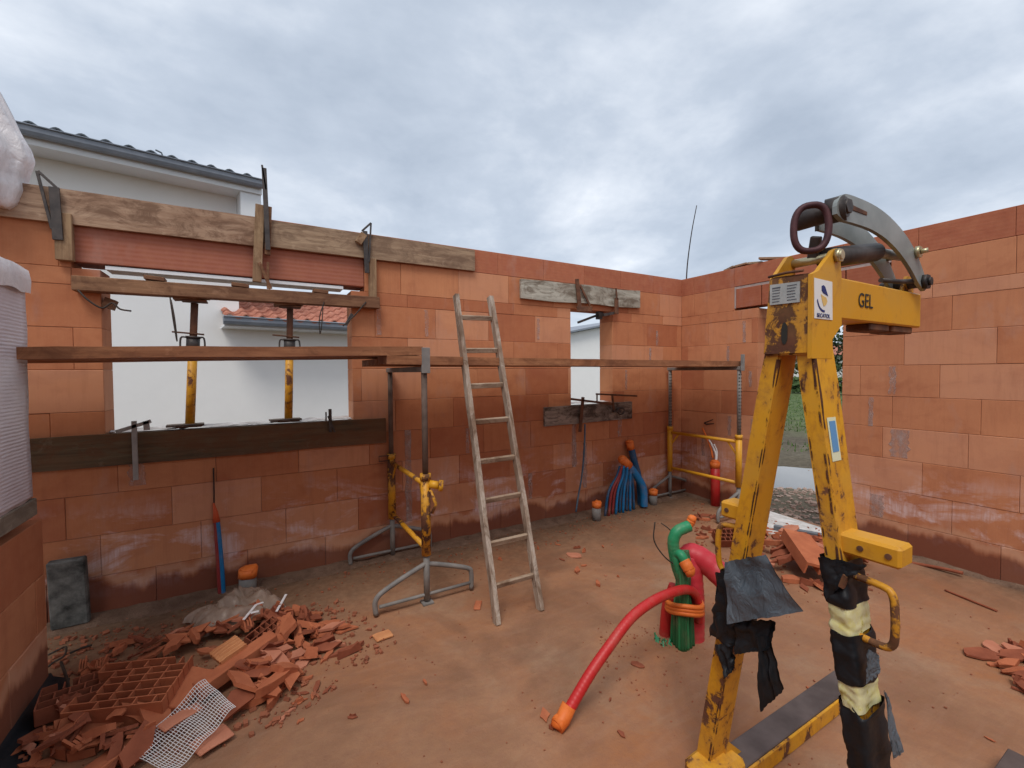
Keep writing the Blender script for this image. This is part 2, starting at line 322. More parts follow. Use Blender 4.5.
# ------------------------------------------------------------------ mesh builder
def wloc(o):
    v = Vector((0, 0, 0))
    while o is not None: v = v + o.location; o = o.parent
    return v
class MB:
    def __init__(s): s.bm = bmesh.new(); s.tone = None
    def box(s, c, size, rot=None, bev=0.):
        g = bmesh.ops.create_cube(s.bm, size=1.); vs = g['verts']
        mat = Matrix.Translation(Vector(c)) @ (rot.to_4x4() if rot is not None else Matrix.Identity(4)) @ Matrix.Diagonal((*size, 1))
        bmesh.ops.transform(s.bm, matrix=mat, verts=vs)
        if bev: bmesh.ops.bevel(s.bm, geom=list({e for v in vs for e in v.link_edges}), offset=bev, segments=1, affect='EDGES', clamp_overlap=True)
        return s
    def bar(s, a, b, w, d, up=(0, 0, 1), bev=0.):
        a = Vector(a); b = Vector(b); z = (b-a); ln = z.length; z.normalize(); u = Vector(up)
        if abs(z.dot(u)) > .97: u = Vector((1, 0, 0))
        x = u.cross(z).normalized(); y = z.cross(x)
        rot = Matrix((x, y, z)).transposed()
        return s.box((a+b)/2, (w, d, ln), rot, bev)
    def tube(s, pts, r, seg=10, closed=False, cap=True, rf=None):
        pts = [Vector(p) for p in pts]; n = len(pts); rings = []
        prev = None
        for i, p in enumerate(pts):
            if closed: t = (pts[(i+1) % n]-pts[i-1])
            else: t = pts[min(i+1, n-1)]-pts[max(i-1, 0)]
            t.normalize()
            if prev is None:
                u = Vector((0, 0, 1)) if abs(t.z) < .9 else Vector((1, 0, 0)); a = u.cross(t).normalized()
            else:
                a = (prev-t*prev.dot(t)).normalized()
            prev = a; b = t.cross(a); rr = r if rf is None else r*rf(i/(n-1))
            rings.append([s.bm.verts.new(p+a*rr*math.cos(2*math.pi*k/seg)+b*rr*math.sin(2*math.pi*k/seg)) for k in range(seg)])
        m = n if closed else n-1
        for i in range(m):
            A, B = rings[i], rings[(i+1) % n]
            for k in range(seg):
                f = s.bm.faces.new((A[k], A[(k+1) % seg], B[(k+1) % seg], B[k])); f.smooth = True
        if not closed and cap:
            s.bm.faces.new(rings[0][::-1]); s.bm.faces.new(rings[-1])
        return s
    def prism(s, pts, ext):
        """closed outline of 3-D points pushed along ext"""
        ext = Vector(ext); a = [s.bm.verts.new(Vector(p)) for p in pts]; b = [s.bm.verts.new(Vector(p)+ext) for p in pts]; n = len(a)
        s.bm.faces.new(a); s.bm.faces.new(b[::-1])
        for i in range(n): s.bm.faces.new((a[i], b[i], b[(i+1) % n], a[(i+1) % n]))
        return s
    def quad(s, *p):
        s.bm.faces.new([s.bm.verts.new(Vector(q)) for q in p]); return s
    def sphere(s, c, r, sub=2, sc_=(1, 1, 1), rough=0.):
        g = bmesh.ops.create_icosphere(s.bm, subdivisions=sub, radius=r)
        for v in g['verts']:
            if rough: v.co *= 1+rough*noise.noise(v.co/r*1.7+Vector(c)*3)
            v.co = Vector(c)+Vector((v.co.x*sc_[0], v.co.y*sc_[1], v.co.z*sc_[2]))
        for f in {f for v in g['verts'] for f in v.link_faces}: f.smooth = True
        return s
    def jitter(s, amp, sc_=8.):
        for v in s.bm.verts: v.co += noise.noise_vector(v.co*sc_)*amp
        return s
    def build(s, name, mat, parent=None, loc=None, local=False, fixn=True):
        if fixn: bmesh.ops.recalc_face_normals(s.bm, faces=s.bm.faces)
        if parent is not None: off = Vector((0, 0, 0)) if local else wloc(parent)
        elif loc is not None: off = Vector(loc)
        elif local: off = Vector((0, 0, 0))
        else:
            xs = [v.co for v in s.bm.verts]; off = Vector((sum(v.x for v in xs)/len(xs), sum(v.y for v in xs)/len(xs), min(v.z for v in xs)))
        for v in s.bm.verts: v.co -= off
        me = bpy.data.meshes.new(name); s.bm.to_mesh(me); s.bm.free()
        me.materials.append(MATS[mat] if isinstance(mat, str) else mat)
        o = bpy.data.objects.new(name, me); C.objects.link(o)
        if parent is not None: o.parent = parent
        else: o.location = off
        return o
def tag(o, label=None, cat=None, group=None, kind=None):
    if label: o['label'] = label
    if cat: o['category'] = cat
    if group: o['group'] = group
    if kind: o['kind'] = kind
    return o
def thing(name, label, cat, loc, group=None):
    o = bpy.data.objects.new(name, None); o.empty_display_size = .1; C.objects.link(o); o.location = loc
    return tag(o, label, cat, group)
def smooth_path(pts, n=6):
    pts = [Vector(p) for p in pts]; o = []
    P = [pts[0]*2-pts[1]]+pts+[pts[-1]*2-pts[-2]]
    for i in range(1, len(P)-2):
        for k in range(n):
            t = k/n; a, b, c, d = P[i-1:i+3]
            o.append(.5*((2*b)+(c-a)*t+(2*a-5*b+4*c-d)*t*t+(3*b-3*c+d-a)*t**3))
    return o+[pts[-1]]

# ================================================================== GROUND
b = MB()
xs = [-.0]
def grid(b, x0, x1, y0, y1, nx, ny, zf):
    vs = [[b.bm.verts.new((x0+(x1-x0)*i/nx, y0+(y1-y0)*j/ny, zf(x0+(x1-x0)*i/nx, y0+(y1-y0)*j/ny))) for j in range(ny+1)] for i in range(nx+1)]
    for i in range(nx):
        for j in range(ny):
            f = b.bm.faces.new((vs[i][j], vs[i+1][j], vs[i+1][j+1], vs[i][j+1])); f.smooth = True
def gz(x, y):
    v = Vector((x, y, 0))
    near = max(0., 1-math.hypot(x-2.2, y-.2)/9)
    return -.20 + noise.noise(v*.45)*.10*near + noise.noise(v*1.7)*.045*near + noise.noise(v*5)*.015*near - .05*math.exp(-((x-2.3)**2/1.2+(y-.1)**2/.6))
grid(b, -12, 12, -12, 12, 150, 150, gz)
o = b.build('ground', 'soil', local=True); tag(o, kind='structure')
b = MB()
for (x0, x1, y0, y1) in ((-400, -12, -400, 400), (12, 400, -400, 400), (-12, 12, 12, 400), (-12, 12, -400, -12)):
    b.quad((x0, y0, -.2), (x1, y0, -.2), (x1, y1, -.2), (x0, y1, -.2))
tag(b.build('far_ground', 'soil', local=True), kind='structure')
# slab, gently uneven
b = MB(); grid(b, -8.2, .2, -8.2, .2, 120, 120, lambda x, y: noise.noise(Vector((x, y, 0))*1.3)*.004-.001)
o = b.build('floor', 'slab_dust', local=True); tag(o, kind='structure')
b = MB(); b.box((-4, -4, -.20), (8.42, 8.42, .36)); tag(b.build('foundation_slab', 'mortar', local=True), kind='structure')
# puddle outside the doorway
b = MB(); pts = []
for k in range(40):
    a = 2*math.pi*k/40; r = 1+.35*noise.noise(Vector((math.cos(a)*1.3, math.sin(a)*1.3, 4)))
    pts.append((2.5+1.55*r*math.cos(a), -.02+.80*r*math.sin(a), -.215))
b.bm.faces.new([b.bm.verts.new(p) for p in pts]); tag(b.build('puddle', 'puddle_water', local=True), kind='structure')

# ================================================================== BRICK WALLS
def brickwork(b, tl, axis, front, thick, u0, u1, courses, holes, sgn):
    """blocks with small open joints; axis 'x': wall along x, front face at y=front; sgn +1: thickness grows to +"""
    c = .0025; gap = .0009
    for (z0, z1, off, ln) in courses:
        cuts = [u0]; k = math.ceil((u0-off)/ln)
        while off+k*ln < u1-.04:
            if off+k*ln > u0+.04: cuts.append(off+k*ln)
            k += 1
        cuts.append(u1)
        segs = []
        for a, e in zip(cuts[:-1], cuts[1:]):
            parts = [(a, e)]
            for (h0, h1, hz0, hz1) in holes:
                if hz0 < (z0+z1)/2 < hz1:
                    np_ = []
                    for (p, q) in parts:
                        if q <= h0 or p >= h1: np_.append((p, q)); continue
                        if p < h0-.004: np_.append((p, h0))
                        if q > h1+.004: np_.append((h1, q))
                    parts = np_
            segs += parts
        for (a, e) in segs:
            t = tl.random(); d0 = front-sgn*tl.uniform(-.0015, .002)
            a += gap; e -= gap; y0, y1 = z0+gap, z1-gap
            def V(u, z, d): return (u, d, z) if axis == 'x' else (d, u, z)
            rings = [[V(a, y0, front+sgn*thick), V(e, y0, front+sgn*thick), V(e, y1, front+sgn*thick), V(a, y1, front+sgn*thick)],
                     [V(a, y0, d0+sgn*c), V(e, y0, d0+sgn*c), V(e, y1, d0+sgn*c), V(a, y1, d0+sgn*c)],
                     [V(a+c, y0+c, d0), V(e-c, y0+c, d0), V(e-c, y1-c, d0), V(a+c, y1-c, d0)]]
            rv = [[b.bm.verts.new(p) for p in r] for r in rings]
            fs = [b.bm.faces.new(rv[2]), b.bm.faces.new(rv[0][::-1])]
            for i in range(2):
                for k in range(4): fs.append(b.bm.faces.new((rv[i][k], rv[i][(k+1) % 4], rv[i+1][(k+1) % 4], rv[i+1][k])))
            for f in fs: b.tones[f] = t
def build_bricks(axis, front, thick, u0, u1, courses, holes, sgn, name, mat, parent, seed, core=True):
    b = MB(); b.tones = {}; tl = random.Random(seed)
    brickwork(b, tl, axis, front, thick, u0, u1, courses, holes, sgn)
    lay = b.bm.loops.layers.float_color.new('tone')
    for f, t in b.tones.items():
        for l in f.loops: l[lay] = (t, t, t, 1)
    return b.build(name, mat, parent)
def core(parent, axis, front, thick, rects, sgn):
    b = MB()
    for (u0, u1, z0, z1) in rects:
        um, zm = (u0+u1)/2, (z0+z1)/2; th = thick-.014; d = front+sgn*(.0075+th/2)
        s = (u1-u0-.012, th, z1-z0-.003) if axis == 'x' else (th, u1-u0-.012, z1-z0-.003)
        b.box((um, d, zm) if axis == 'x' else (d, um, zm), s)
    return b.build('mortar_core', 'mortar', parent)
def smears(parent, axis, front, lst, sgn, seed=3):
    rr = random.Random(seed); b = MB()
    for (u, z0, z1, w) in lst:
        n = 9; Lp, Rp = [], []
        for k in range(n+1):
            z = z0+(z1-z0)*k/n
            Lp.append((u-w/2+rr.uniform(-.4, .35)*w*.4, z)); Rp.append((u+w/2+rr.uniform(-.35, .4)*w*.4, z))
        pts = Lp+Rp[::-1]; d = front-sgn*.0035
        P3 = [(p[0], d, p[1]) if axis == 'x' else (d, p[0], p[1]) for p in pts]
        b.prism(P3, (0, sgn*.0025, 0) if axis == 'x' else (sgn*.0025, 0, 0))
    return b.build('mortar_smear', 'smear_grey', parent)
def fillet(parent, axis, front, u0, u1, sgn, gaps=(), seed=1, w=.13, h=.045):
    b = MB(); n = int(abs(u1-u0)/.06); prof = [(0, 1), (.25, .75), (.55, .35), (1., 0)]; prev = None
    for i in range(n+1):
        u = u0+(u1-u0)*i/n
        if any(g0 < u < g1 for g0, g1 in gaps): prev = None; continue
        ww = w*(1+.7*noise.noise(Vector((u*2.3, seed, 0)))); hh = h*(1+.8*noise.noise(Vector((u*3.7, seed, 5))))
        cur = []
        for (p, q) in prof:
            d = front-sgn*ww*p+.01*noise.noise(Vector((u*9, p*3, seed))); z = hh*q+.004+.01*noise.noise(Vector((u*11, p*5, seed+3)))*(1-p)-(p == 1)*.01
            cur.append(b.bm.verts.new((u, d, z) if axis == 'x' else (d, u, z)))
        if prev:
            for k in range(3): b.bm.faces.new((prev[k], prev[k+1], cur[k+1], cur[k])).smooth = True
        prev = cur
    return b.build('mortar_bed', 'mortar_dirt', parent)
m_simple('mortar_dirt', (.11, .062, .04), (.21, .13, .088), 9, .95, .9, .015)

W1 = (-5.19, -3.755, 1.105, 2.14); W2 = (-1.655, -1.10, 1.118, 2.09)
wa = thing('brick_wall', 'long orange clay block wall with a wide and a narrow window opening behind the ladder', 'wall', (-3.5, .1, 0))
lowA = [(.25*k, .25*k+.25, [.03, .27, .12, .36, .07, .31, .18, .42][k], .5) for k in range(8)]
build_bricks('x', 0, .2, -8, -.0, lowA, [W1, W2], 1, 'clay_blocks', 'clay_a', wa, 11)
build_bricks('x', 0, .2, -8, -.0, [(2.0, 2.1, .18, .5), (2.1, 2.35, -.37, .5)], [(-5.32, -3.655, 2.135, 2.36), (-5.19, -3.755, 1.9, 2.14), (-1.655, -1.10, 1.9, 2.09)], 1, 'clay_blocks', 'clay_a', wa, 12)
build_bricks('x', 0, .2, -8, -.0, [(2.35, 2.55, .02, .5)], [], 1, 'bond_beam', 'clay_red', wa, 13)
core(wa, 'x', 0, .2, [(-8, 0, 0, 1.10), (-8, -5.19, 1.10, 2.1), (-3.755, -1.655, 1.10, 2.1), (-1.10, 0, 1.10, 2.1), (-1.655, -1.10, 1.0, 1.117), (-8, -5.32, 2.1, 2.36), (-3.655, 0, 2.1, 2.36)], 1)
b = MB(); b.box((-4.4875, .1, 2.2425), (1.66, .196, .212), bev=.004); b.build('lintel', 'lintel_red', wa)
sm = [(-3.55, 1.77, 1.99, .035), (-3.16, 1.77, 1.99, .03), (-2.05, 1.78, 1.98, .03), (-.42, 1.76, 1.93, .03), (-.53, 1.52, 1.73, .03), (-5.05, .78, .98, .08), (-3.33, 0.25, 1.0, .05),
      (-1.62, .5, 1.0, .06), (-1.48, .27, .74, .05), (-1.0, .76, .99, .05), (-2.15, .26, .5, .04), (-2.8, .76, .98, .03), (-.9, 1.27, 1.48, .025)]
smears(wa, 'x', 0, sm, 1)
fillet(wa, 'x', 0, -5.9, -.0, 1, seed=2, w=.13, h=.028)
m_simple('sill_slush', (.40, .37, .35), (.66, .64, .63), 14, .9, .6, .01)
b2 = MB()
for (u0, u1, z) in ((W1[0]+.004, W1[1]-.004, 1.106), (W2[0]+.004, W2[1]-.004, 1.131)):
    n = int((u1-u0)/.04)
    vs = [[b2.bm.verts.new((u0+(u1-u0)*i/n, .003+.19*j/6, z+.014+.016*noise.noise(Vector((i*.7, j*.9, z))))) for j in range(7)] for i in range(n+1)]
    for i in range(n):
        for j in range(6): b2.bm.faces.new((vs[i][j], vs[i+1][j], vs[i+1][j+1], vs[i][j+1])).smooth = True
b2.build('sill_mortar', 'sill_slush', wa)

D = (-1.67, -.925, -.05, 2.11)
wb = thing('brick_wall', 'right-hand orange clay block wall with the tall doorway behind the yellow lifting frame', 'wall', (.1, -3.5, 0))
lowB = [(.25*k, .25*k+.25, [-.13, -.38, -.21, -.46, -.02, -.30, -.09, -.36][k], .5) for k in range(8)]
build_bricks('y', 0, .2, -8, -.0, lowB, [D], 1, 'clay_blocks', 'clay_b', wb, 21)
build_bricks('y', 0, .2, -8, -.0, [(2.0, 2.1, -.25, .5), (2.1, 2.35, -.17, .5)], [(-2.0, -.67, 2.12, 2.36), (D[0], D[1], 1.9, 2.12)], 1, 'clay_blocks', 'clay_b', wb, 22)
build_bricks('y', 0, .2, -8, .2, [(2.35, 2.55, -.165, .5)], [], 1, 'bond_beam', 'clay_red', wb, 23)
core(wb, 'y', 0, .2, [(-8, D[0], 0, 2.1), (D[1], 0, 0, 2.1), (-8, -2.0, 2.1, 2.36), (-.67, 0, 2.1, 2.36)], 1)
b = MB(); b.box((.1, .1, 1.17), (.196, .2, 2.34)); b.build('corner_block', 'clay_b', wb)
b = MB()
for k, (y0, y1) in enumerate(((-.95, -.685), (-1.32, -.96), (-1.68, -1.33), (-1.985, -1.69))): b.box((.1, (y0+y1)/2, 2.225), (.197, y1-y0, .20), bev=.003)
b.build('lintel', 'clay_red', wb)
b = MB(); b.box((.1, -1.335, 2.335), (.192, 1.33, .026)); b.box((.1, -.677, 2.235), (.203, .014, .225)); b.build('lintel_mortar', 'mortar_grey', wb)
smears(wb, 'y', 0, [(-.78, 1.76, 1.98, .03), (-.60, 1.51, 1.73, .03), (-.85, 1.3, 1.46, .03), (-2.04, 1.76, 2.0, .09), (-2.02, 1.27, 1.49, .04), (-1.88, 1.0, 1.24, .03), (-2.07, .77, .99, .11),
                    (-1.93, .26, .44, .09), (-.62, .77, .98, .04), (-.88, .5, .97, .05), (-.3, .5, .73, .04)], 1)
fillet(wb, 'y', 0, -6, -.0, 1, gaps=[(D[0]-.02, D[1]+.02)], seed=5, w=.06, h=.018)
# small black marking on the blocks beside the corner
b = MB(); pb = PB(704, 422.5, -.0035); pc = PB(713, 419.5, -.0035); pd = PB(714, 423.5, -.0035); pe = PB(706.5, 424.3, -.0035)
dz = Vector((0, 0, .014)); dz2 = Vector((0, 0, .008)); ex = (.0025, 0, 0)
b.prism([pb-dz, pb, pc+dz2*.5, pc-dz2*.5], ex); b.prism([pb-dz, pb-dz*.2, pe+dz2, pd+dz2*.5, pd-dz2*.5, pe-dz2], (.0022, 0, 0))
b.build('painted_arrow_mark', 'ink', wb)

build_bricks('x', -7.9, .2, -8, 0, [(.25*k, .25*k+.25, .05+.07*k, .5) for k in range(10)], [(-3.2, -1.8, -.1, 2.1)], -1, 'clay_blocks', 'clay_a', wb, 41)  # unseen wall behind the camera, added to cut low-angle light in the room
# left-hand low wall
XC = -5.275
wc = thing('brick_wall', 'low clay block wall stub at left edge carrying the wrapped white stack', 'wall', (XC-.1, -3, 0))
build_bricks('y', XC, .2, -8, -.66, [(.04, .29, -.03, .5), (.29, .54, -.27+.01, .5), (.54, .80, -.10, .5)], [], -1, 'clay_blocks', 'clay_c', wc, 31)
core(wc, 'y', XC, .2, [(-8, -.66, .04, .80)], -1)
build_bricks('y', XC, .2, -7.9, -2.6, [(.80+.25*k, 1.05+.25*k, .05+.07*k, .5) for k in range(7)], [], -1, 'clay_blocks', 'clay_b', wc, 42)  # unseen full-height stretch out of view, added to block light reaching the lower walls
b = MB(); prev = None
for i in range(120):
    u = -.64-i*.06; cur = []
    for (dx, z) in ((-.10, .045), (.004, .05), (.012, .03), (.05+.05*noise.noise(Vector((u*3, 1, 0))), .012), (.075+.06*noise.noise(Vector((u*3, 7, 0))), .002)):
        cur.append(b.bm.verts.new((XC+dx, u, z+.006*noise.noise(Vector((u*8, dx*9, 2))))))
    if prev:
        for k in range(4): b.bm.faces.new((prev[k], prev[k+1], cur[k+1], cur[k])).smooth = True
    prev = cur
b.build('damp_membrane', 'black_rubber', wc)

# ================================================================== FORMWORK BOARDS ON THE WALLS
def board(name, label, x0, x1, z0, z1, y0, y1, mat, tilt=0., cat='board', group=None, seed=0, rag=.004):
    b = MB(); n = max(4, int((x1-x0)/.12)); rows = []
    for i in range(n+1):
        x = x0+(x1-x0)*i/n; dz = tilt*(i/n)
        w = rag*noise.noise(Vector((x*2.4, seed, 0))); w2 = rag*noise.noise(Vector((x*2.4, seed, 9))); bow = .003*noise.noise(Vector((x, seed, 4)))
        rows.append([b.bm.verts.new((x, y0+bow, z0+dz+w)), b.bm.verts.new((x, y1+bow, z0+dz+w)), b.bm.verts.new((x, y1+bow, z1+dz+w2)), b.bm.verts.new((x, y0+bow, z1+dz+w2))])
    for a, c in zip(rows[:-1], rows[1:]):
        for k in range(4): b.bm.faces.new((a[k], a[(k+1) % 4], c[(k+1) % 4], c[k]))
    b.bm.faces.new(rows[0][::-1]); b.bm.faces.new(rows[-1])
    o = b.build(name, mat); return tag(o, label, cat, group)
board('formwork_board', 'pale yellowish plank clamped along the wall top, left of the two top boards', -5.62, -4.30, 2.345, 2.54, -.034, -.006, 'board_light', seed=1)
board('formwork_board', 'weathered brown plank along the wall top, right of the clamp with wood blocks', -4.29, -2.725, 2.352, 2.535, -.034, -.006, 'board_mid', seed=2)
board('formwork_board', 'cement-whitened grey board clamped above the narrow window', -2.255, -.722, 2.15, 2.335, -.034, -.006, 'board_grey', tilt=.012, seed=3, rag=.012)
board('formwork_board', 'stained grey-brown board with black left end below the narrow window', -1.995, -.845, .94, 1.125, -.034, -.006, 'board_wash', tilt=.012, seed=4)
board('formwork_board', 'long dark wet board clamped along the sill of the wide window', -5.62, -3.515, .92, 1.112, -.034, -.006, 'board_dark', seed=5)
b = MB(); b.box((-5.335, -.028, 2.265), (.075, .045, .27), bev=.003); tag(b.build('batten', 'batten'), 'short upright batten at the left end of the dark red lintel', 'batten')
b = MB(); b.box((-3.60, -.028, 2.20), (.055, .045, .30), bev=.003); tag(b.build('batten', 'batten'), 'short upright batten at the right end of the dark red lintel', 'batten')
b = MB(); b.box((-4.49, .085, 2.118), (1.36, .15, .022)); tag(b.build('foam_strip', 'white_foam'), 'white strip of insulation foam under the red lintel', 'foam strip')
# shoring timber + wedges + props
b = MB(); b.box((-4.43, -.045, 2.005), (1.74, .085, .085), Matrix.Rotation(R(-.35), 3, 'Y'), .004); b.jitter(.003, 5)
tag(b.build('shoring_beam', 'beam_wood'), 'reddish brown square timber held by two props under the lintel', 'timber beam')
for px, lab in ((155, 'thin wooden wedge on the shoring beam, left one near the white strip'), (240, 'thin wooden wedge on the shoring beam beside the central clamp'), (320, 'thin wooden wedge on the shoring beam, right one near the batten')):
    p = PA(px, 272, -.05); b = MB(); b.box((p.x, -.04, 2.062), (.10, .10, .024), Matrix.Rotation(R(4), 3, 'Y'), .002); tag(b.build('wood_wedge', 'beam_wood'), lab, 'wedge', 'wedges on the shoring beam')
def prop(x, xt, label, mat, seed):
    t = thing('shoring_prop', label, 'prop', (x, .04, 1.125), 'steel props in the wide window')
    base = Vector((x, .04, 1.125)); top = Vector((xt, .03, 1.945)); ax = top-base
    b = MB(); b.box(base+Vector((0, 0, .004)), (.14, .12, .008), bev=.002); b.build('base_plate', 'rust', t)
    b = MB(); b.box(base+Vector((-.02, -.02, .014)), (.20, .10, .012), Matrix.Rotation(R(5), 3, 'Z')); b.build('wood_pad', 'board_wash', t)
    b = MB(); b.tube([base+ax*.02, base+ax*.28, base+ax*.60], .027, 14); b.build('outer_tube', mat, t)
    b = MB(); b.tube([base+ax*.6, base+ax*.99], .021, 12); b.build('inner_tube', 'rust', t)
    b = MB(); b.tube([base+ax*.60, base+ax*.72], .038, 14); b.tube([base+ax*.595, base+ax*.615], .046, 14); b.tube([base+ax*.71, base+ax*.725], .044, 14)
    for s in (-1, 1):
        c = base+ax*.66; b.tube(smooth_path([c+Vector((s*.03, -.02, .045)), c+Vector((s*.062, -.02, .04)), c+Vector((s*.062, -.02, -.04)), c+Vector((s*.03, -.02, -.045))], 4), .006, 6)
    b.build('collar_nut', 'steel_dark', t)
    b = MB(); c = base+ax*.74; b.tube([c+Vector((-.11, -.02, .012)), c+Vector((.06, -.02, 0))], .006, 6); b.build('locking_pin', 'rust', t)
    b = MB(); b.box(top+Vector((0, -.015, .004)), (.14, .12, .010), bev=.002); b.build('head_plate', 'rust', t)
    b = MB(); b.box(top+Vector((-.01, -.04, .018)), (.19, .10, .018), Matrix.Rotation(R(-6), 3, 'Y')); b.build('packing_wood', 'beam_wood', t)
p1 = PA(190, 430, .04); p2 = PA(288.5, 424, .04)
prop(p1.x, PA(195, 308, .04).x, 'yellow painted steel prop standing on the sill, left of the pair', 'yellow_worn', 1)
prop(p2.x, PA(290, 308, .04).x, 'rust-stained yellow steel prop standing on the sill, right of the pair', 'yellow_rusty', 2)

# clamps -----------------------------------------------------------------
def clamp(label, segs, pl=-.055, mat='steel_dark', cat='clamp', tie=None, name='formwork_clamp', extra=None):
    """segs: (pix a, pix b, width, depth) bars lying against the board; tie: a rod running through the wall"""
    t = None; built = []
    p0 = PA(*segs[0][1], pl)
    t = thing(name, label, cat, p0)
    for i, (a, c, w, nm) in enumerate(segs):
        b = MB(); b.bar(PA(*a, pl), PA(*c, pl), w, .012 if w > .012 else w, up=(0, 1, 0), bev=.0015); b.build(nm, mat, t)
    if tie:
        b = MB(); q = PA(*tie, pl); b.tube([q+Vector((0, -.03, 0)), q+Vector((0, .26, 0))], .007, 8); b.build('tie_rod', 'rust', t)
    return t
clamp('black triangular steel clamp hooked over the wall top, leftmost', [((37, 171), (52, 229), .014, 'brace'), ((38, 171), (59, 190), .014, 'brace'), ((54, 187), (58, 240), .045, 'upright')], tie=None)
t = clamp('dark clamp wedged with wooden blocks at the joint of the two top boards', [((264, 168), (268, 250), .030, 'upright'), ((262, 165), (266, 190), .012, 'brace')], pl=-.075)
b = MB(); b.bar(PA(257, 282, -.05), PA(260, 205, -.05), .055, .03, up=(0, 1, 0), bev=.002); b.build('wood_block', 'batten', t)
b = MB(); b.bar(PA(267.5, 255, -.045), PA(269, 207, -.045), .035, .03, up=(0, 1, 0), bev=.002); b.build('wood_block', 'beam_wood', t)
b = MB(); b.bar(PA(259, 262, -.085), PA(271, 289, -.06), .02, .016, up=(0, 1, 0), bev=.002); b.bar(PA(268, 262, -.085), PA(268, 289, -.06), .016, .016, up=(0, 1, 0), bev=.002); b.build('wood_sliver', 'beam_wood', t)
t = clamp('triangular clamp over the wall top above the right batten', [((371, 223), (362, 231), .014, 'brace'), ((371, 223), (369, 262), .012, 'brace'), ((365, 231), (367, 273), .034, 'upright')])
b = MB(); b.bar(PA(358, 243, -.05), PA(364, 234, -.05), .05, .03, up=(0, 1, 0), bev=.002); b.build('wood_block', 'batten', t)
clamp('steel clamp gripping the dark sill board near the left jamb', [((116, 432), (151, 421), .022, 'arm'), ((134, 421), (136, 480), .026, 'upright'), ((146, 421), (147, 430), .03, 'jaw')], pl=-.06, mat='steel_grey')
clamp('small dark clamp on the dark sill board near the right jamb', [((326, 412), (326, 421), .010, 'jaw'), ((330, 409), (330.5, 432), .022, 'upright'), ((328, 416), (335, 432), .012, 'brace')], pl=-.055)
clamp('brown triangular clamp on the grey board above the narrow window', [((577, 279), (580, 310), .045, 'upright'), ((580, 285), (590, 306), .022, 'brace'), ((577, 309), (592, 309), .05, 'foot')], pl=-.055, mat='rust')
t = clamp('narrow steel clamp at right on the grey board above the narrow window', [((616, 288), (617, 300), .016, 'upright'), ((616.5, 298), (616.5, 314), .05, 'upright')], pl=-.055, mat='rust')
b = MB(); b.bar(PA(578, 322.5, .06), PA(603, 313, .06), .022, .022); b.box(PA(599, 315, .05), (.05, .05, .09)); b.bar(PA(603, 315, -.03), PA(614, 313, -.03), .03, .03); b.build('screw_arm', 'steel_dark', t)
t = clamp('blackened screw clamp on the stained board below the narrow window', [((583, 397), (580, 432), .035, 'upright'), ((571, 399), (612, 404), .022, 'arm'), ((596, 394), (637, 396), .018, 'arm'), ((612, 394), (614, 411), .022, 'jaw'), ((597, 394), (597, 402), .012, 'jaw')], pl=-.065, mat='rust')
b = MB(); q = PA(621, 411, -.075); b.tube([q+Vector((.05*math.cos(a), 0, .035*math.sin(a))) for a in [2*math.pi*k/16 for k in range(16)]], .008, 6, closed=True); b.bar(PA(613, 411, -.07), q, .016, .016); b.build('crank_ring', 'steel_dark', t)
# bent tie wires hanging under the beam
def rod(name, pts, r, label, mat='wire_black', cat='wire', group=None, seg=7, n=5):
    b = MB(); b.tube(smooth_path(pts, n) if n else pts, r, seg); return tag(b.build(name, mat), label, cat, group)
rod('tie_wire', [PA(170, 297, -.09), PA(173, 318, -.10), PA(177, 341, -.11), PA(174.5, 318, -.12), PA(171, 300, -.09)], .004, 'pair of black tie wires hanging down left of the yellow prop')
rod('tie_wire', [PA(78, 290, -.10), PA(88, 300, -.12), PA(102, 308, -.12), PA(112, 303, -.12), PA(120, 309, -.14), PA(131, 311, -.16)], .005, 'twisted dark wire sticking out at the upper left corner of the wide window')
rod('tie_wire', [PA(324, 302, -.09), PA(319.5, 318, -.11), PA(320, 334, -.12), PA(322, 322, -.11), PA(323, 306, -.10)], .0035, 'thin bent wire hanging right of the rusty prop')
rod('tie_wire', [PA(366, 302, -.09), PA(355, 315, -.10), PA(343, 326, -.11)], .005, 'dark wire slanting down from the right end of the shoring beam')
b = MB(); b.bar(PA(352, 314, -.05), PA(346, 325, -.05), .03, .02); tag(b.build('wood_offcut', 'steel_dark'), 'small dark offcut jammed in the upper right window corner', 'offcut')
b = MB(); b.box(PA(110, 304, .03), (.05, .08, .06), Matrix.Rotation(R(20), 3, 'Y')); tag(b.build('wood_offcut', 'beam_wood'), 'small brown offcut jammed in the upper left window corner', 'offcut')

# ================================================================== SCAFFOLD
def plank(name, label, x0, x1, y0, y1, z0, z1, t, mat, group='scaffold planks along the window wall', sag=0.):
    b = MB(); n = 24; rows = []
    for i in range(n+1):
        u = i/n; x = x0+(x1-x0)*u; z = z0+(z1-z0)*u-sag*4*u*(1-u)+.003*noise.noise(Vector((x*2, y0, 0)))
        y = y0+.004*noise.noise(Vector((x*1.5, y0, 2))); yy = y1+.004*noise.noise(Vector((x*1.5, y1, 2))); lip = .006*max(0, noise.noise(Vector((x*4, y0, 7))))
        rows.append([b.bm.verts.new(p) for p in ((x, y, z-t), (x, yy, z-t), (x, yy, z), (x, y, z+lip))])
    for a, c in zip(rows[:-1], rows[1:]):
        for k in range(4): b.bm.faces.new((a[k], a[(k+1) % 4], c[(k+1) % 4], c[k]))
    b.bm.faces.new(rows[0][::-1]); b.bm.faces.new(rows[-1])
    return tag(b.build(name, mat), label, 'plank', group)
plank('scaffold_plank', 'left scaffold plank crossing the wide window, the outermost front one', -6.3, -3.50, -.90, -.66, 1.568, 1.630, .052, 'plank')
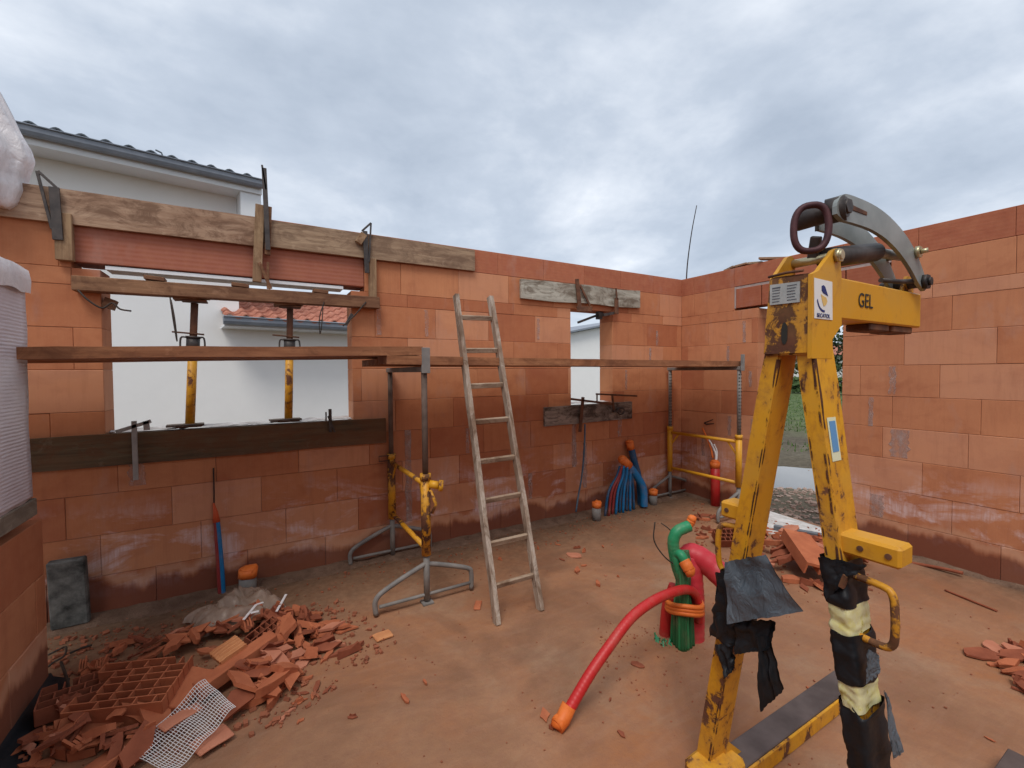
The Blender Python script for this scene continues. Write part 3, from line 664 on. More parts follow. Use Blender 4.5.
plank('scaffold_plank', 'left scaffold plank behind the front one, middle of three', -6.3, -3.46, -.65, -.42, 1.565, 1.625, .045, 'plank')
plank('scaffold_plank', 'left scaffold plank closest to the wall', -6.3, -3.50, -.41, -.18, 1.562, 1.622, .045, 'plank')
plank('scaffold_plank', 'right scaffold plank running into the corner, the outermost front one', -3.72, -.20, -.90, -.66, 1.573, 1.560, .052, 'plank', sag=.004)
plank('scaffold_plank', 'right scaffold plank running into the corner, middle of three', -3.72, -.20, -.65, -.42, 1.562, 1.556, .045, 'plank')
plank('scaffold_plank', 'right scaffold plank running into the corner, closest to the wall', -3.72, -.20, -.41, -.18, 1.562, 1.556, .045, 'plank')
def trestle(x, yn, yf, label, worn, knob):
    t = thing('scaffold_trestle', label, 'trestle', (x, (yn+yf)/2, 0), 'trestles under the scaffold planks')
    for y in (yn, yf):
        b = MB(); b.tube([(x, y, .02), (x, y, .34)], .020, 12); b.box((x, y, .006), (.07, .07, .010)); b.build('leg', 'pipe_grey', t)
        b = MB(); b.tube([(x, y, .31), (x, y, .815)], .030, 14); b.tube([(x, y, .79), (x, y, .83)], .035, 14); b.build('sleeve', 'yellow_rusty' if worn else 'yellow_clean', t)
        b = MB(); b.tube([(x, y, .80), (x, y, 1.475)], .019, 12); nf = len(b.bm.faces)
        if not worn:
            for k in range(18):
                q = Vector((x-.0165, y-.0125, .85+k*.034)); b.tube([q, q+Vector((.01, .008, 0))], .0065, 8)
                q = Vector((x+.0025, y-.0205, .85+k*.034)); b.tube([q, q+Vector((0, .01, 0))], .0065, 8)
        b.bm.faces.ensure_lookup_table()
        for f in b.bm.faces[nf:]: f.material_index = 1
        b.build('inner_post', 'pipe_grey' if not worn else 'pipe_rusty', t).data.materials.append(MATS['ink'])
        b = MB()
        pts = smooth_path([(x-.32, y, .012), (x-.32, y, .10), (x-.25, y, .155), (x-.03, y, .245), (x+.03, y, .245), (x+.27, y, .165), (x+.31, y, .12), (x+.31, y, .012)], 5)
        b.tube(pts, .0155, 10); b.tube([(x-.30, y, .055), (x+.30, y, .055)], .011, 8); b.build('foot_frame', 'pipe_grey', t)
    yl = 'yellow_worn' if worn else 'yellow_clean'
    for z in (.76, .35):
        b = MB(); b.tube([(x, yn, z), (x, yf, z)], .017, 10); b.build('cross_bar', yl, t)
    for (ya_, yb_) in ((yn, yn+.12), (yf, yf-.12)): b = MB(); b.bar((x, ya_, .60), (x, yb_, .75), .008, .018); b.build('gusset', yl, t)
    b = MB(); b.box((x, (yn+yf)/2, 1.490), (.05, abs(yn-yf)+.05, .035), bev=.004); b.build('top_bearer', 'pipe_grey', t)
    b = MB(); b.box((x, yn-.035, 1.545), (.055, .010, .16), bev=.002); b.build('end_stop', 'pipe_grey', t)
    if knob:
        b = MB(); b.tube([(x+.02, yn-.02, .765), (x+.07, yn-.05, .755)], .026, 12); b.tube([(x+.07, yn-.05, .755), (x+.095, yn-.06, .752)], .036, 12); b.build('clamp_knob', yl, t)
        b = MB(); b.tube([(x+.02, yn-.03, .73), (x+.05, yn-.05, .64), (x+.03, yn-.03, .58)], .010, 8); b.build('locking_handle', yl, t)
        b = MB(); b.tube([(x-.10, yf-.02, .82), (x-.02, yf-.02, .82), (x-.02, yf-.02, .78), (x-.10, yf-.02, .78)], .006, 6, closed=True); b.build('locking_handle', 'rust', t)
m_simple('pipe_rusty', (.07, .045, .035), (.17, .12, .095), 9, .8, .3, .002)
trestle(-3.48, -.86, -.045, 'rust-worn yellow trestle under the plank joint, left of the ladder', True, True)
trestle(-.27, -.90, -.06, 'clean yellow trestle standing in the room corner', False, False)

# ================================================================== LADDER
t = thing('wooden_ladder', 'weathered whitish wooden ladder leaning on the scaffold planks', 'ladder', (-3.05, -1.3, 0))
PLN = ((0, -1.3, 0), (0, 1, -.267))
bl, br = Vector((-3.209, -1.30, .0)), Vector((-2.904, -1.30, .0)); tl_ = hp(456, 295, *PLN); tr_ = hp(490, 297, *PLN)
up = Vector((0, -.966, .258))
m_wood('rung_wood', (.25, .17, .11), (.46, .36, .27), 'x', stain=(.20, .115, .07), stain_amt=.8)
def rail(a, c, seed):
    b = MB(); n = 18; rows = []
    for i in range(n+1):
        u = i/n; p = a.lerp(c, u)+Vector((.004*noise.noise(Vector((u*5, seed, 0))), 0, 0)); w = .0145+.003*noise.noise(Vector((u*7, seed, 3))); d = .024
        dn = Vector((0, .966, -.258))
        rows.append([b.bm.verts.new(q) for q in (p+Vector((-w, 0, 0))-dn*d, p+Vector((w, 0, 0))-dn*d, p+Vector((w, 0, 0))+dn*d, p+Vector((-w, 0, 0))+dn*d)])
    for r0, r1 in zip(rows[:-1], rows[1:]):
        for k in range(4): b.bm.faces.new((r0[k], r0[(k+1) % 4], r1[(k+1) % 4], r1[k]))
    b.bm.faces.new(rows[0][::-1]); b.bm.faces.new(rows[-1]); b.build('rail', 'ladder_wood', t)
rail(bl, tl_, 1); rail(br, tr_, 2)
for py in (318.5, 351, 386, 421, 460, 498.5, 541, 582):
    px = 455+(py-295)*.128+18; q = hp(px, py, *PLN); u = q.z/1.99
    b = MB(); b.bar(bl.lerp(tl_, u)+Vector((.012, 0, 0)), br.lerp(tr_, u)+Vector((-.012, 0, 0)), .022, .032, up=(0, -.26, .966), bev=.003); b.build('rung', 'rung_wood', t)
# ================================================================== YELLOW CRANE LIFTING FRAME
XF = -3.05
lf = thing('pallet_lifting_frame', 'rusty yellow crane lifting frame with curved grey arms standing in the foreground', 'lifting frame', (XF, -2.83, 0))
DX = .095                                   # tube depth along x
def legmesh(name, f0, f1, b0, b1, mat, z0, z1, parent, DX=DX):
    """box-section leg: (y at left, y at right) at the foot and at the top"""
    b = MB(); n = 14; rows = []
    for i in range(n+1):
        u = i/n; ya_, yb_ = f0+(b0-f0)*u, f1+(b1-f1)*u; z = z0+(z1-z0)*u
        rows.append([b.bm.verts.new(p) for p in ((XF, ya_, z), (XF, yb_, z), (XF+DX, yb_, z), (XF+DX, ya_, z))])
    for r0, r1 in zip(rows[:-1], rows[1:]):
        for k in range(4): b.bm.faces.new((r0[k], r0[(k+1) % 4], r1[(k+1) % 4], r1[k]))
    b.bm.faces.new(rows[0][::-1]); b.bm.faces.new(rows[-1])
    ed = [e for e in b.bm.edges if abs((e.verts[0].co-e.verts[1].co).z) > .02]
    bmesh.ops.bevel(b.bm, geom=ed, offset=.007, segments=2, affect='EDGES')
    return b.build(name, mat, parent)
# lines y(z) measured on the front plane
def ln(z, za, ya_, zb, yb_): return ya_+(yb_-ya_)*(z-za)/(zb-za)
zt = 1.545
LL = lambda z: ln(z, 1.518, -2.759, .128, -2.532); LC = lambda z: ln(z, 1.513, -2.807, .142, -2.588)
RL = lambda z: ln(z, 1.511, -2.851, .836, -2.950); RC = lambda z: ln(z, 1.51, -2.900, 1.074, -2.955)
leg1 = legmesh('leg', LL(.03), LC(.03), LL(zt), LC(zt), 'yellow_paint', .03, zt, lf)
leg2 = legmesh('leg', RL(.03), RC(.03), RL(zt), RC(zt), 'yellow_paint', .03, zt, lf, .115)
# head box
b = MB(); hd = [(-2.762, 1.512), (-2.770, 1.60), (-2.779, 1.745), (-2.892, 1.738), (-2.898, 1.512)]
b.prism([(XF-.012, y, z) for y, z in hd], (.125, 0, 0)); bmesh.ops.bevel(b.bm, geom=list(b.bm.edges), offset=.005, segments=2, affect='EDGES')
head = b.build('head_box', 'yellow_rusty', lf)
b = MB(); c0 = Vector((XF-.0135, -2.826, 1.575)); b.prism([c0+Vector((0, .0085*math.cos(a), .024*math.sin(a)+(.008 if math.sin(a) > 0 else -.008))) for a in [2*math.pi*k/20 for k in range(20)]], (.004, 0, 0)); b.build('slot', 'ink', head)
b = MB(); b.prism([(XF-.016, -2.785, 1.722), (XF-.016, -2.868, 1.718), (XF-.016, -2.868, 1.660), (XF-.016, -2.785, 1.662)], (.003, 0, 0)); pl = b.build('data_plate', 'plate_metal', head)
b = MB(); rr = random.Random(5)
for col, (ya_, yb_) in enumerate(((-2.792, -2.822), (-2.834, -2.861))):
    for k in range(6):
        z = 1.712-k*.0082; e = yb_+rr.uniform(0, .010) if col == 0 else yb_+rr.uniform(0, .006); hgt = .0022 if (k or col) else .004
        b.prism([(XF-.0168, ya_, z), (XF-.0168, e, z), (XF-.0168, e, z-hgt), (XF-.0168, ya_, z-hgt)], (.0006, 0, 0))
b.build('plate_print', 'ink_soft', pl)
b = MB(); b.tube([(XF-.006, -2.775, 1.748), (XF-.012, -2.83, 1.750), (XF-.012, -2.876, 1.747)], .004, 6); b.build('weld_wire', 'rust', head)
# side cheek with the lifting fins
YA = -2.902                                  # outer side face of arm and head
cheek = [(-3.066, 1.50), (-3.066, 1.733), (-3.035, 1.745), (-2.955, 1.812), (-2.935, 1.820), (-2.918, 1.812), (-2.905, 1.745), (-2.90, 1.60), (-2.955, 1.555), (-2.955, 1.50)]
b = MB(); b.prism([(x, YA, z) for x, z in cheek], (0, .012, 0)); b.build('cheek_plate', 'yellow_clean', lf)
b = MB(); fin = [(-3.05, 1.742), (-2.975, 1.815), (-2.955, 1.822), (-2.935, 1.812), (-2.93, 1.742)]
b.prism([(x, -2.775, z) for x, z in fin], (0, -.012, 0)); b.build('lifting_fin', 'yellow_clean', lf)
b = MB(); b.tube([(-2.945, -2.762, 1.797), (-2.940, YA-.018, 1.797)], .013, 14); b.tube([(-2.94, YA-.002, 1.797), (-2.94, YA-.014, 1.797)], .020, 6); b.build('fin_pin', 'zinc_pin', lf)
# logo sticker (teardrop, flame, crescent)
stk = MB(); y_ = YA-.0015
stk.prism([(-3.061, y_, 1.722), (-2.962, y_, 1.720), (-2.958, y_, 1.611), (-3.058, y_, 1.611)], (0, .001, 0)); stk = stk.build('sticker', 'sticker_white', lf)
def outline(pts, mat, name, par, yy=YA-.0024):
    b = MB(); b.prism([(x, yy, z) for x, z in pts], (0, .0007, 0)); return b.build(name, mat, par)
outline([(-3.022, 1.703), (-3.012, 1.706), (-3.003, 1.702), (-2.995, 1.690), (-2.986, 1.677), (-3.002, 1.681), (-3.014, 1.684), (-3.022, 1.691)], 'logo_blue', 'logo_drop', stk)
outline([(-3.026, 1.680), (-3.012, 1.676), (-2.996, 1.672), (-2.990, 1.662), (-2.998, 1.651), (-3.010, 1.647), (-3.018, 1.660)], 'logo_gold', 'logo_flame', stk)
cres = []
for k in range(13):
    a = R(195)+R(80)*k/12; cres.append((-3.008+.040*math.cos(a), 1.672+.042*math.sin(a)))
for k in range(13):
    a = R(275)-R(80)*k/12; cres.append((-3.007+.037*math.cos(a), 1.676+.040*math.sin(a)))
outline(cres, 'logo_blue', 'logo_crescent', stk)
def text(name, body, size, loc, rot, mat, par, extr=.0005, bold=False, shear=0., sx=1.):
    cu_ = bpy.data.curves.new(name, 'FONT'); cu_.body = body; cu_.size = size; cu_.extrude = extr; cu_.offset = .0012 if bold else 0; cu_.shear = shear
    o = bpy.data.objects.new(name, cu_); C.objects.link(o); bpy.context.view_layer.update()
    me = bpy.data.meshes.new_from_object(o); bpy.data.objects.remove(o)
    Mx = Matrix.Translation(Vector(loc)-wloc(par)) @ rot.to_4x4() @ Matrix.Diagonal((sx, 1, 1, 1)); me.transform(Mx); me.materials.append(MATS[mat])
    o = bpy.data.objects.new(name, me); C.objects.link(o); o.parent = par; return o
RX = Matrix.Rotation(R(90), 3, 'X')
text('sticker_text', 'SECATOL', .0155, (-3.047, YA-.0026, 1.6155), RX, 'logo_blue', stk, sx=1.1)
# arm
b = MB(); b.box((-2.610, YA+.045, 1.678), (.585, .088, .122), bev=.005); arm = b.build('arm', 'yellow_clean', lf)
text('lettering', 'GEL', .062, (-2.800, YA-.0005, 1.661), RX, 'ink', arm, sx=.92)
b = MB()
for x0, x1, w in ((-2.69, -2.55, .07), (-2.52, -2.36, .07)): b.box(((x0+x1)/2, YA+.045, 1.606), (x1-x0, w, .024), bev=.004)
b.build('underside_rail', 'rust', arm)
b = MB(); b.prism([(-2.43, YA+.020, 1.739), (-2.38, YA+.020, 1.80), (-2.33, YA+.020, 1.80), (-2.325, YA+.020, 1.739)], (0, .010, 0)); b.prism([(-2.43, YA+.068, 1.739), (-2.38, YA+.068, 1.80), (-2.33, YA+.068, 1.80), (-2.325, YA+.068, 1.739)], (0, .010, 0)); b.build('arm_lug', 'yellow_worn', arm)
# curved plates (banana shaped) with their pins
def arcplate(y, dx, name, trim=-9):
    C0 = [(-2.975, 1.925), (-2.972, 1.957), (-2.940, 1.985), (-2.886, 1.992), (-2.80, 1.990), (-2.70, 1.978), (-2.60, 1.953), (-2.50, 1.913), (-2.42, 1.862), (-2.355, 1.80), (-2.325, 1.757)]
    C1 = [(-2.35, 1.742), (-2.40, 1.765), (-2.47, 1.812), (-2.56, 1.858), (-2.66, 1.892), (-2.76, 1.910), (-2.86, 1.915), (-2.94, 1.912)]
    C0 = [(p.x, p.z) for p in smooth_path([Vector((a, 0, c)) for a, c in C0], 3)]; C1 = [(p.x, p.z) for p in smooth_path([Vector((a, 0, c)) for a, c in C1], 3)]
    b = MB(); b.prism([(max(x, trim)-.012, y, z-.022*min(1, max(0, (-2.35-x)/.5))) for x, z in C0+C1], (0, .012, 0)); return b.build(name, 'arc_steel', lf)
arc1 = arcplate(YA-.022, 0, 'curved_plate'); arc2 = arcplate(YA+.058, 0, 'curved_plate', -2.90)
b = MB(); b.prism([(x, YA-.024, z) for x, z in ((-2.905, 1.942), (-2.81, 1.938), (-2.81, 1.928), (-2.905, 1.928))], (0, .004, 0)); b.build('slot', 'rust', arc1)
b = MB(); b.tube([(-2.955, YA+.100, 1.922), (-2.94, YA-.026, 1.930)], .029, 16); b.tube([(-2.955, YA+.02, 1.925), (-2.94, YA-.024, 1.928)], .036, 16); b.tube([(-2.94, YA-.022, 1.930), (-2.94, YA-.034, 1.930)], .021, 6); b.build('top_shaft', 'steel_dark', lf)
b = MB(); b.tube([(-2.44, YA+.07, 1.866), (-2.44, YA-.030, 1.866)], .012, 12); b.tube([(-2.44, YA-.022, 1.866), (-2.44, YA-.034, 1.866)], .021, 6); b.tube([(-2.44, YA-.034, 1.866), (-2.435, YA-.052, 1.868)], .008, 10); b.build('cross_bolt', 'zinc_pin', lf)
b = MB(); b.tube([(-2.372, YA+.10, 1.772), (-2.372, YA-.030, 1.772)], .018, 14); b.tube([(-2.372, YA-.022, 1.772), (-2.372, YA-.036, 1.772)], .027, 6); b.tube([(-2.372, YA-.036, 1.772), (-2.372, YA-.044, 1.772)], .014, 10); b.build('pivot_pin', 'steel_dark', lf)
b = MB(); b.tube([(-2.935, YA+.028, 1.797), (-2.62, YA+.028, 1.855)], .030, 18); b.build('balance_cylinder', 'steel_dark', lf)
b = MB(); b.tube([(-2.62, YA+.028, 1.855), (-2.41, YA+.028, 1.868)], .016, 12); b.build('cylinder_rod', 'steel_grey', lf)
b = MB(); b.tube([(-2.62, YA+.01, 1.76), (-2.50, YA+.0, 1.765), (-2.37, YA-.01, 1.778)], .008, 8); b.build('stay_rod', 'steel_dark', lf)
# oval lifting ring hanging on the shaft
RC0 = hp(811, 228, (0, YA+.03, 0), (0, 1, 0)); rng_pts = []
e1 = Vector((.62, -.62, .03)).normalized(); e2 = Vector((.05, .02, 1)).normalized()
for k in range(36):
    a = 2*math.pi*k/36; cx_, sx_ = math.cos(a), math.sin(a)
    px_ = .044*math.copysign(abs(cx_)**.75, cx_); pz_ = .066*math.copysign(abs(sx_)**.85, sx_)*1.
    rng_pts.append(RC0+e1*px_+e2*pz_)
b = MB(); b.tube(rng_pts, .0095, 12, closed=True); b.build('lifting_ring', 'steel_dark', lf)
b = MB(); b.bar((-2.945, YA+.06, 1.797), (-2.965, YA+.04, 1.86), .030, .014, up=(1, 0, 0), bev=.003); b.build('ring_link', 'steel_dark', lf)
# cross stubs with bolt holes
for s, (ya_, yb_) in ((1, (LL(1.0)-.01, -2.602)), (-1, (RC(1.0)+.01, -3.092))):
    b = MB(); b.box((XF+.055, (ya_+yb_)/2, .998), (.075, abs(ya_-yb_), .055), bev=.007); st = b.build('cross_stub', 'yellow_clean', lf)
    for d in (.025, .085):
        if abs(ya_-yb_)-d > .02:
            b = MB(); yy = yb_+s*(-d); b.tube([(XF+.0185, yy, .998), (XF+.0145, yy, .998)], .0075, 10); b.build('bolt', 'rust', st)
# handles (bent round bar)
for s, yl, yo, zt_, zb_ in ((1, LL(.93)-.01, -2.588, .945, .775), (-1, RC(.9)+.01, -3.078, .915, .755)):
    x = XF+.035
    b = MB(); b.tube(smooth_path([(x, yl, zt_), (x, yo+s*-.03, zt_-.004), (x-.004, yo-s*.006, zt_-.018), (x-.006, yo, zt_-.06), (x-.004, yo, zb_+.05), (x, yo-s*.006, zb_+.014), (x, yo-s*.03, zb_), (x, yl+(-s*.0), zb_+.004)], 4), .0095, 10)
    b.build('handle', 'yellow_worn', lf)
# fork tines (channel profile lying on the slab)
for y0, y1, leg in ((-2.535, -2.642, 1), (-3.072, -3.177, 2)):
    b = MB(); b.box((XF+.53, (y0+y1)/2, .034), (1.00, abs(y0-y1)-.012, .066), bev=.003); tn = b.build('fork_tine', 'steel_dark', lf)
    for yy in (y1,):
        b = MB(); b.box((XF+.52, yy, .034), (1.00, .010, .062), bev=.003); b.build('tine_edge', 'yellow_worn', tn)
    yc = (y0+y1)/2
    b = MB(); b.box((XF+.035, yc+.012, .055), (.19, .135, .09), Matrix.Rotation(R(4), 3, 'Z'), .02); b.jitter(.004, 12); b.build('foot_shoe', 'yellow_worn', lf)
    b = MB(); b.prism([(XF+.07, yc, .067), (XF+.17, yc, .067), (XF+.08, yc, .15)], (0, .010, 0)); b.build('gusset', 'yellow_worn', lf)
m_simple('tine_top', (.085, .065, .06), (.16, .125, .115), 6, .55, .3, .002, .3)
for o in C.objects:
    if o.name.startswith('fork_tine'): o.data.materials.clear(); o.data.materials.append(MATS['tine_top'])
mm = NT('rust_seam'); _f = mm.noise(mm.obj, 26, 6, .7, .6); mm.fin(mm.ramp(_f, [(.35, (.03, .014, .010)), (.7, (.15, .055, .025))]), .9); mm.link(mm.ramp(mm.noise(mm.map(mm.obj, (1, 1, .5), (3, 4, 5)), 24, 6, .7), [(.47, 0.), (.53, 1.)]), mm.b.inputs['Alpha'])
for fn, z0_, z1_, wd_, nm_ in ((LC, .10, 1.50, .007, 'rust_seam'), (RC, .10, 1.50, .010, 'rust_seam'), (RL, .96, 1.45, .006, 'rust_seam')):
    b = MB(); prev = None
    for i in range(60):
        z = z0_+(z1_-z0_)*i/59; w = wd_*(.6+.9*abs(noise.noise(Vector((z*9, wd_*99, 2))))); y_0 = fn(z)
        cur = [b.bm.verts.new((XF-.0014, y_0+w*1.2, z)), b.bm.verts.new((XF-.0014, y_0+.004, z)), b.bm.verts.new((XF+.004, y_0-.0014, z)), b.bm.verts.new((XF+w*1.3, y_0-.0014, z))] if fn is not RL else [b.bm.verts.new((XF-.0014, y_0-.003, z)), b.bm.verts.new((XF-.0014, y_0-.003-w, z))]
        if prev:
            for k in range(len(cur)-1): b.bm.faces.new((prev[k], prev[k+1], cur[k+1], cur[k]))
        prev = cur
    b.build(nm_, 'rust_seam', lf)
# wrap of black plastic on the legs
def sleeve(f0, f1, z0, z1, pad, mat, name, seed, ragg=.012, sc_=18, n=26, m_=28):
    b = MB(); rows = []
    for i in range(n+1):
        u = i/n; row = []
        for k in range(m_):
            a = k/m_*4; s_ = int(a); fr = a-s_
            zz_ = z0+(z1-z0)*u
            ya_, yb_ = f0(zz_)+pad, f1(zz_)-pad; x0_, x1_ = XF-pad, XF+DX+pad
            cs = [(x0_, ya_), (x0_, yb_), (x1_, yb_), (x1_, ya_)]
            p = Vector((cs[s_][0]*(1-fr)+cs[(s_+1) % 4][0]*fr, cs[s_][1]*(1-fr)+cs[(s_+1) % 4][1]*fr, 0))
            cen = Vector(((x0_+x1_)/2, (ya_+yb_)/2, 0)); q = p-cen; q *= 1-.10*(abs(abs(fr-.5)-.5) < .08); q += q.normalized()*(pad*.8*noise.noise(Vector((a*1.6, zz_*sc_*1.4, seed)))+.0035*noise.noise(Vector((a*3.5, zz_*70+a*2, seed+3)))+.004*abs(noise.noise(Vector((a*2-zz_*20, zz_*25, seed+8)))))
            zr = zz_+(ragg*noise.noise(Vector((a*1.4, seed, 3+10*round(u))))*(1 if i in (0, n) else 0))
            row.append(b.bm.verts.new((cen.x+q.x, cen.y+q.y, zr)))
        rows.append(row)
    for r0, r1 in zip(rows[:-1], rows[1:]):
        for k in range(m_): b.bm.faces.new((r0[k], r0[(k+1) % m_], r1[(k+1) % m_], r1[k])).smooth = True
    return b.build(name, mat, lf)
sleeve(RL, RC, .835, .955, .013, 'black_rubber', 'black_wrap', 1)
sleeve(RL, RC, .762, .838, .010, 'band_cloth', 'pale_band', 2, .004)
sleeve(RL, RC, .640, .765, .014, 'black_rubber', 'black_wrap', 3)
sleeve(RL, RC, .575, .645, .011, 'band_cloth', 'pale_band', 4, .004)
sleeve(RL, RC, .36, .580, .016, 'black_rubber', 'black_wrap', 5, .03)
sleeve(LL, LC, .56, .80, .020, 'black_rubber', 'black_wrap', 6, .03)
def sheet(pix, depth_x, mat, name, seed, thick=.004, amp=.018, nu=26, nv=22):
    """quad sheet through four measured corners (tl, tr, br, bl), crumpled, with thickness"""
    cs = [PB(px, py, dx_) for (px, py), dx_ in zip(pix, depth_x)]
    b = MB(); G = []
    for i in range(nu+1):
        row = []
        for j in range(nv+1):
            u, v = i/nu, j/nv; p = cs[0].lerp(cs[1], u).lerp(cs[3].lerp(cs[2], u), v)
            w = noise.noise(Vector((u*3.2, v*2.4, seed)))*amp+noise.noise(Vector((u*7-v*3, v*6, seed+5)))*amp*.22
            ed = .0035*noise.noise(Vector((u*9, v*9, seed+9))); row.append(p+Vector((w, ed, ed)))
        G.append(row)
    top = [[b.bm.verts.new(p) for p in r] for r in G]; bot = [[b.bm.verts.new(p+Vector((thick, 0, 0))) for p in r] for r in G]
    for i in range(nu):
        for j in range(nv):
            b.bm.faces.new((top[i][j], top[i+1][j], top[i+1][j+1], top[i][j+1])).smooth = True
            b.bm.faces.new((bot[i][j], bot[i][j+1], bot[i+1][j+1], bot[i+1][j])).smooth = True
    return b.build(name, mat, lf, fixn=False)
sheet([(725, 562), (764, 555), (802, 612), (727, 624)], [XF-.045, XF-.045, XF-.05, XF-.055], 'grey_sheet', 'sheet_flap', 2, amp=.014)
sheet([(715, 573), (744, 566), (744, 618), (716, 640)], [XF-.022, XF-.025, XF-.03, XF-.022], 'black_rubber', 'black_rag', 4)
sheet([(738, 618), (776, 622), (770, 650), (733, 655)], [XF-.02, XF+.0, XF-.01, XF-.03], 'black_rubber', 'black_rag', 6)
sheet([(757, 636), (770, 636), (783, 690), (760, 712)], [XF-.02, XF+.0, XF+.01, XF-.02], 'black_rubber', 'black_rag', 7)
sheet([(715, 645), (731, 643), (735, 668), (725, 679)], [XF-.025, XF-.025, XF-.025, XF-.028], 'black_rubber', 'black_rag', 8)
sheet([(818, 557), (866, 566), (850, 578), (826, 600)], [XF-.02, XF-.02, XF-.024, XF-.02], 'black_rubber', 'black_rag', 9, amp=.01)
sheet([(868, 650), (878, 655), (880, 672), (866, 684)], [XF-.02, XF+.02, XF+.02, XF-.02], 'grey_sheet', 'grey_scrap', 10, amp=.006)
sheet([(884, 690), (888, 700), (903, 752), (893, 760)], [XF+.0, XF+.04, XF+.04, XF+.01], 'grey_sheet', 'grey_scrap', 11, amp=.008)
b = MB(); q = PB(730, 576, XF-.045); b.sphere(q, .017, 2, (.3, .8, 1.2), .4); b.build('yellow_scrap', 'band_cloth', lf)
b = MB(); q = PB(846, 583, XF-.022); b.bar(q+Vector((0, .01, -.015)), q+Vector((0, 0, .02)), .012, .012); b.build('handle_lug', 'yellow_worn', lf)
# small label on the right leg
b = MB(); s_ = [PB(828, 417.5, XF), PB(840, 416, XF), PB(845, 451, XF), PB(833, 453, XF)]
yc = RC(1.30)
def legside(z, t_, off):   # point on the outer (-y) face of the right leg
    return Vector((XF+DX*t_, RC(z)-off, z))
b.prism([legside(1.335, .22, .0012), legside(1.335, .72, .0012), legside(1.215, .74, .0012), legside(1.215, .24, .0012)], (0, -.0008, 0)); lab = b.build('label_plate', 'label_cream', lf)
b = MB(); b.prism([legside(1.325, .30, .0024), legside(1.325, .65, .0024), legside(1.240, .66, .0024), legside(1.240, .31, .0024)], (0, -.0006, 0)); b.build('label_print', 'blue_label', lab)
mm = NT('ring_iron'); f = mm.noise(mm.obj, 12, 5, .6); mm.fin(mm.ramp(f, [(.3, (.045, .022, .028)), (.7, (.12, .05, .05))]), .55, mm.bump(mm.noise(mm.obj, 60, 4), .3, .002), .4)
for o in C.objects:
    if o.name.startswith('lifting_ring'): o.data.materials.clear(); o.data.materials.append(MATS['ring_iron'])
# ================================================================== CONDUITS
def pipe(b, pts, r, seg=12, n=6):
    P_ = smooth_path(pts, n)
    if r < .02: b.tube(P_, r, seg); return b
    out_ = [P_[0]]; step = max(.0045, r*.13)
    for p, q in zip(P_[:-1], P_[1:]):
        k = max(1, int((q-p).length/step)); out_ += [p.lerp(q, (i+1)/k) for i in range(k)]
    n_ = len(out_)-1; b.tube(out_, r, seg, rf=lambda u: 1+.012*(1 if round(u*n_) % 4 < 2 else -1)); return b
g0 = Vector((-2.394, -1.943, 0))
t = thing('conduit_bundle', 'green and red conduits rising from the floor bound with orange tape, beside the lifting frame', 'conduit bundle', g0)
nrm = (CAM.x-g0.x, CAM.y-g0.y, 0)
G = lambda x, y, d=0.: hp(x, y, g0+Vector((nrm[0], nrm[1], 0)).normalized()*d, nrm)
rr = random.Random(12)
for k in range(9):
    u = k/8; d = .07*math.sin(u*math.pi)+.05; x0 = 672+21*u; x1 = 677+12*u
    b = MB(); p0 = G(x0, 640, d); p0.z = -.01; pipe(b, [p0, G(x0*.75+x1*.25+rr.uniform(-.5, .5), 618, d+.005), G(x1+rr.uniform(-.6, .6), 588, d), G(x1+rr.uniform(-1, 1), 565, d-.02), G(x1+rr.uniform(-3, 2), 550, d-.05)], .0108, 9); b.build('green_conduit', 'green_dark' if k % 3 else 'green_mid', t)
b = MB(); pipe(b, [G(681, 578, .0), G(677, 566, .02), G(674, 551, .03), G(673.5, 540, .03), G(677, 532, .02), G(683, 528.5, .0), G(689, 526, -.02)], .031, 14); pb_ = b.build('large_green_conduit', 'green_conduit', t)
b = MB(); pipe(b, [G(687, 526, -.02), G(690, 523, -.03), G(691.5, 520, -.03)], .024, 12, 3); b.sphere(G(692, 519, -.03), .024, 2, rough=.25); b.build('orange_cap', 'orange_cap', pb_)
b = MB(); pipe(b, [G(683, 582, .06), G(680, 574, .08), G(677, 562, .09), G(677.5, 555, .09), G(681, 555, .11), G(685, 562, .12)], .024, 14); pb_ = b.build('large_green_conduit', 'green_conduit', t)
b = MB(); pipe(b, [G(684, 561, .115), G(687, 566, .125), G(689, 570, .13)], .030, 12, 3); b.sphere(G(689.5, 571, .13), .030, 2, rough=.3); b.build('orange_cap', 'orange_cap', pb_)
b = MB(); p0 = G(692, 634, -.03); p0.z = -.01; pipe(b, [p0, G(692, 600, -.03), G(690, 570, -.04), G(690, 556, -.06), G(698, 557, -.06), G(712, 567, -.05), G(726, 580, -.02), G(738, 592, .0)], .064, 20); b.build('thick_red_pipe', 'red_pipe', t)
b = MB(); p0 = G(665, 630, .0); p0.z = -.01; pipe(b, [p0, G(668, 606, .0), G(675, 586, .0)], .033, 14, 4); b.build('short_red_pipe', 'red_conduit', t)
b = MB(); c_ = G(684.5, 604, .05)
b.tube([c_+Vector((.088*math.cos(a), .085*math.sin(a), .012*math.sin(a*2))) for a in [2*math.pi*k/24 for k in range(24)]], .014, 6, closed=True); b.tube([c_+Vector((.091*math.cos(a), .088*math.sin(a), -.018+.012*math.sin(a*2))) for a in [2*math.pi*k/24 for k in range(24)]], .013, 6, closed=True); b.tube([c_+Vector((.090*math.cos(a), .087*math.sin(a), .020+.012*math.sin(a*2))) for a in [2*math.pi*k/24 for k in range(24)]], .013, 6, closed=True); b.build('binding_tape', 'orange_cap', t)
b = MB(); q = G(668, 634, .05); 
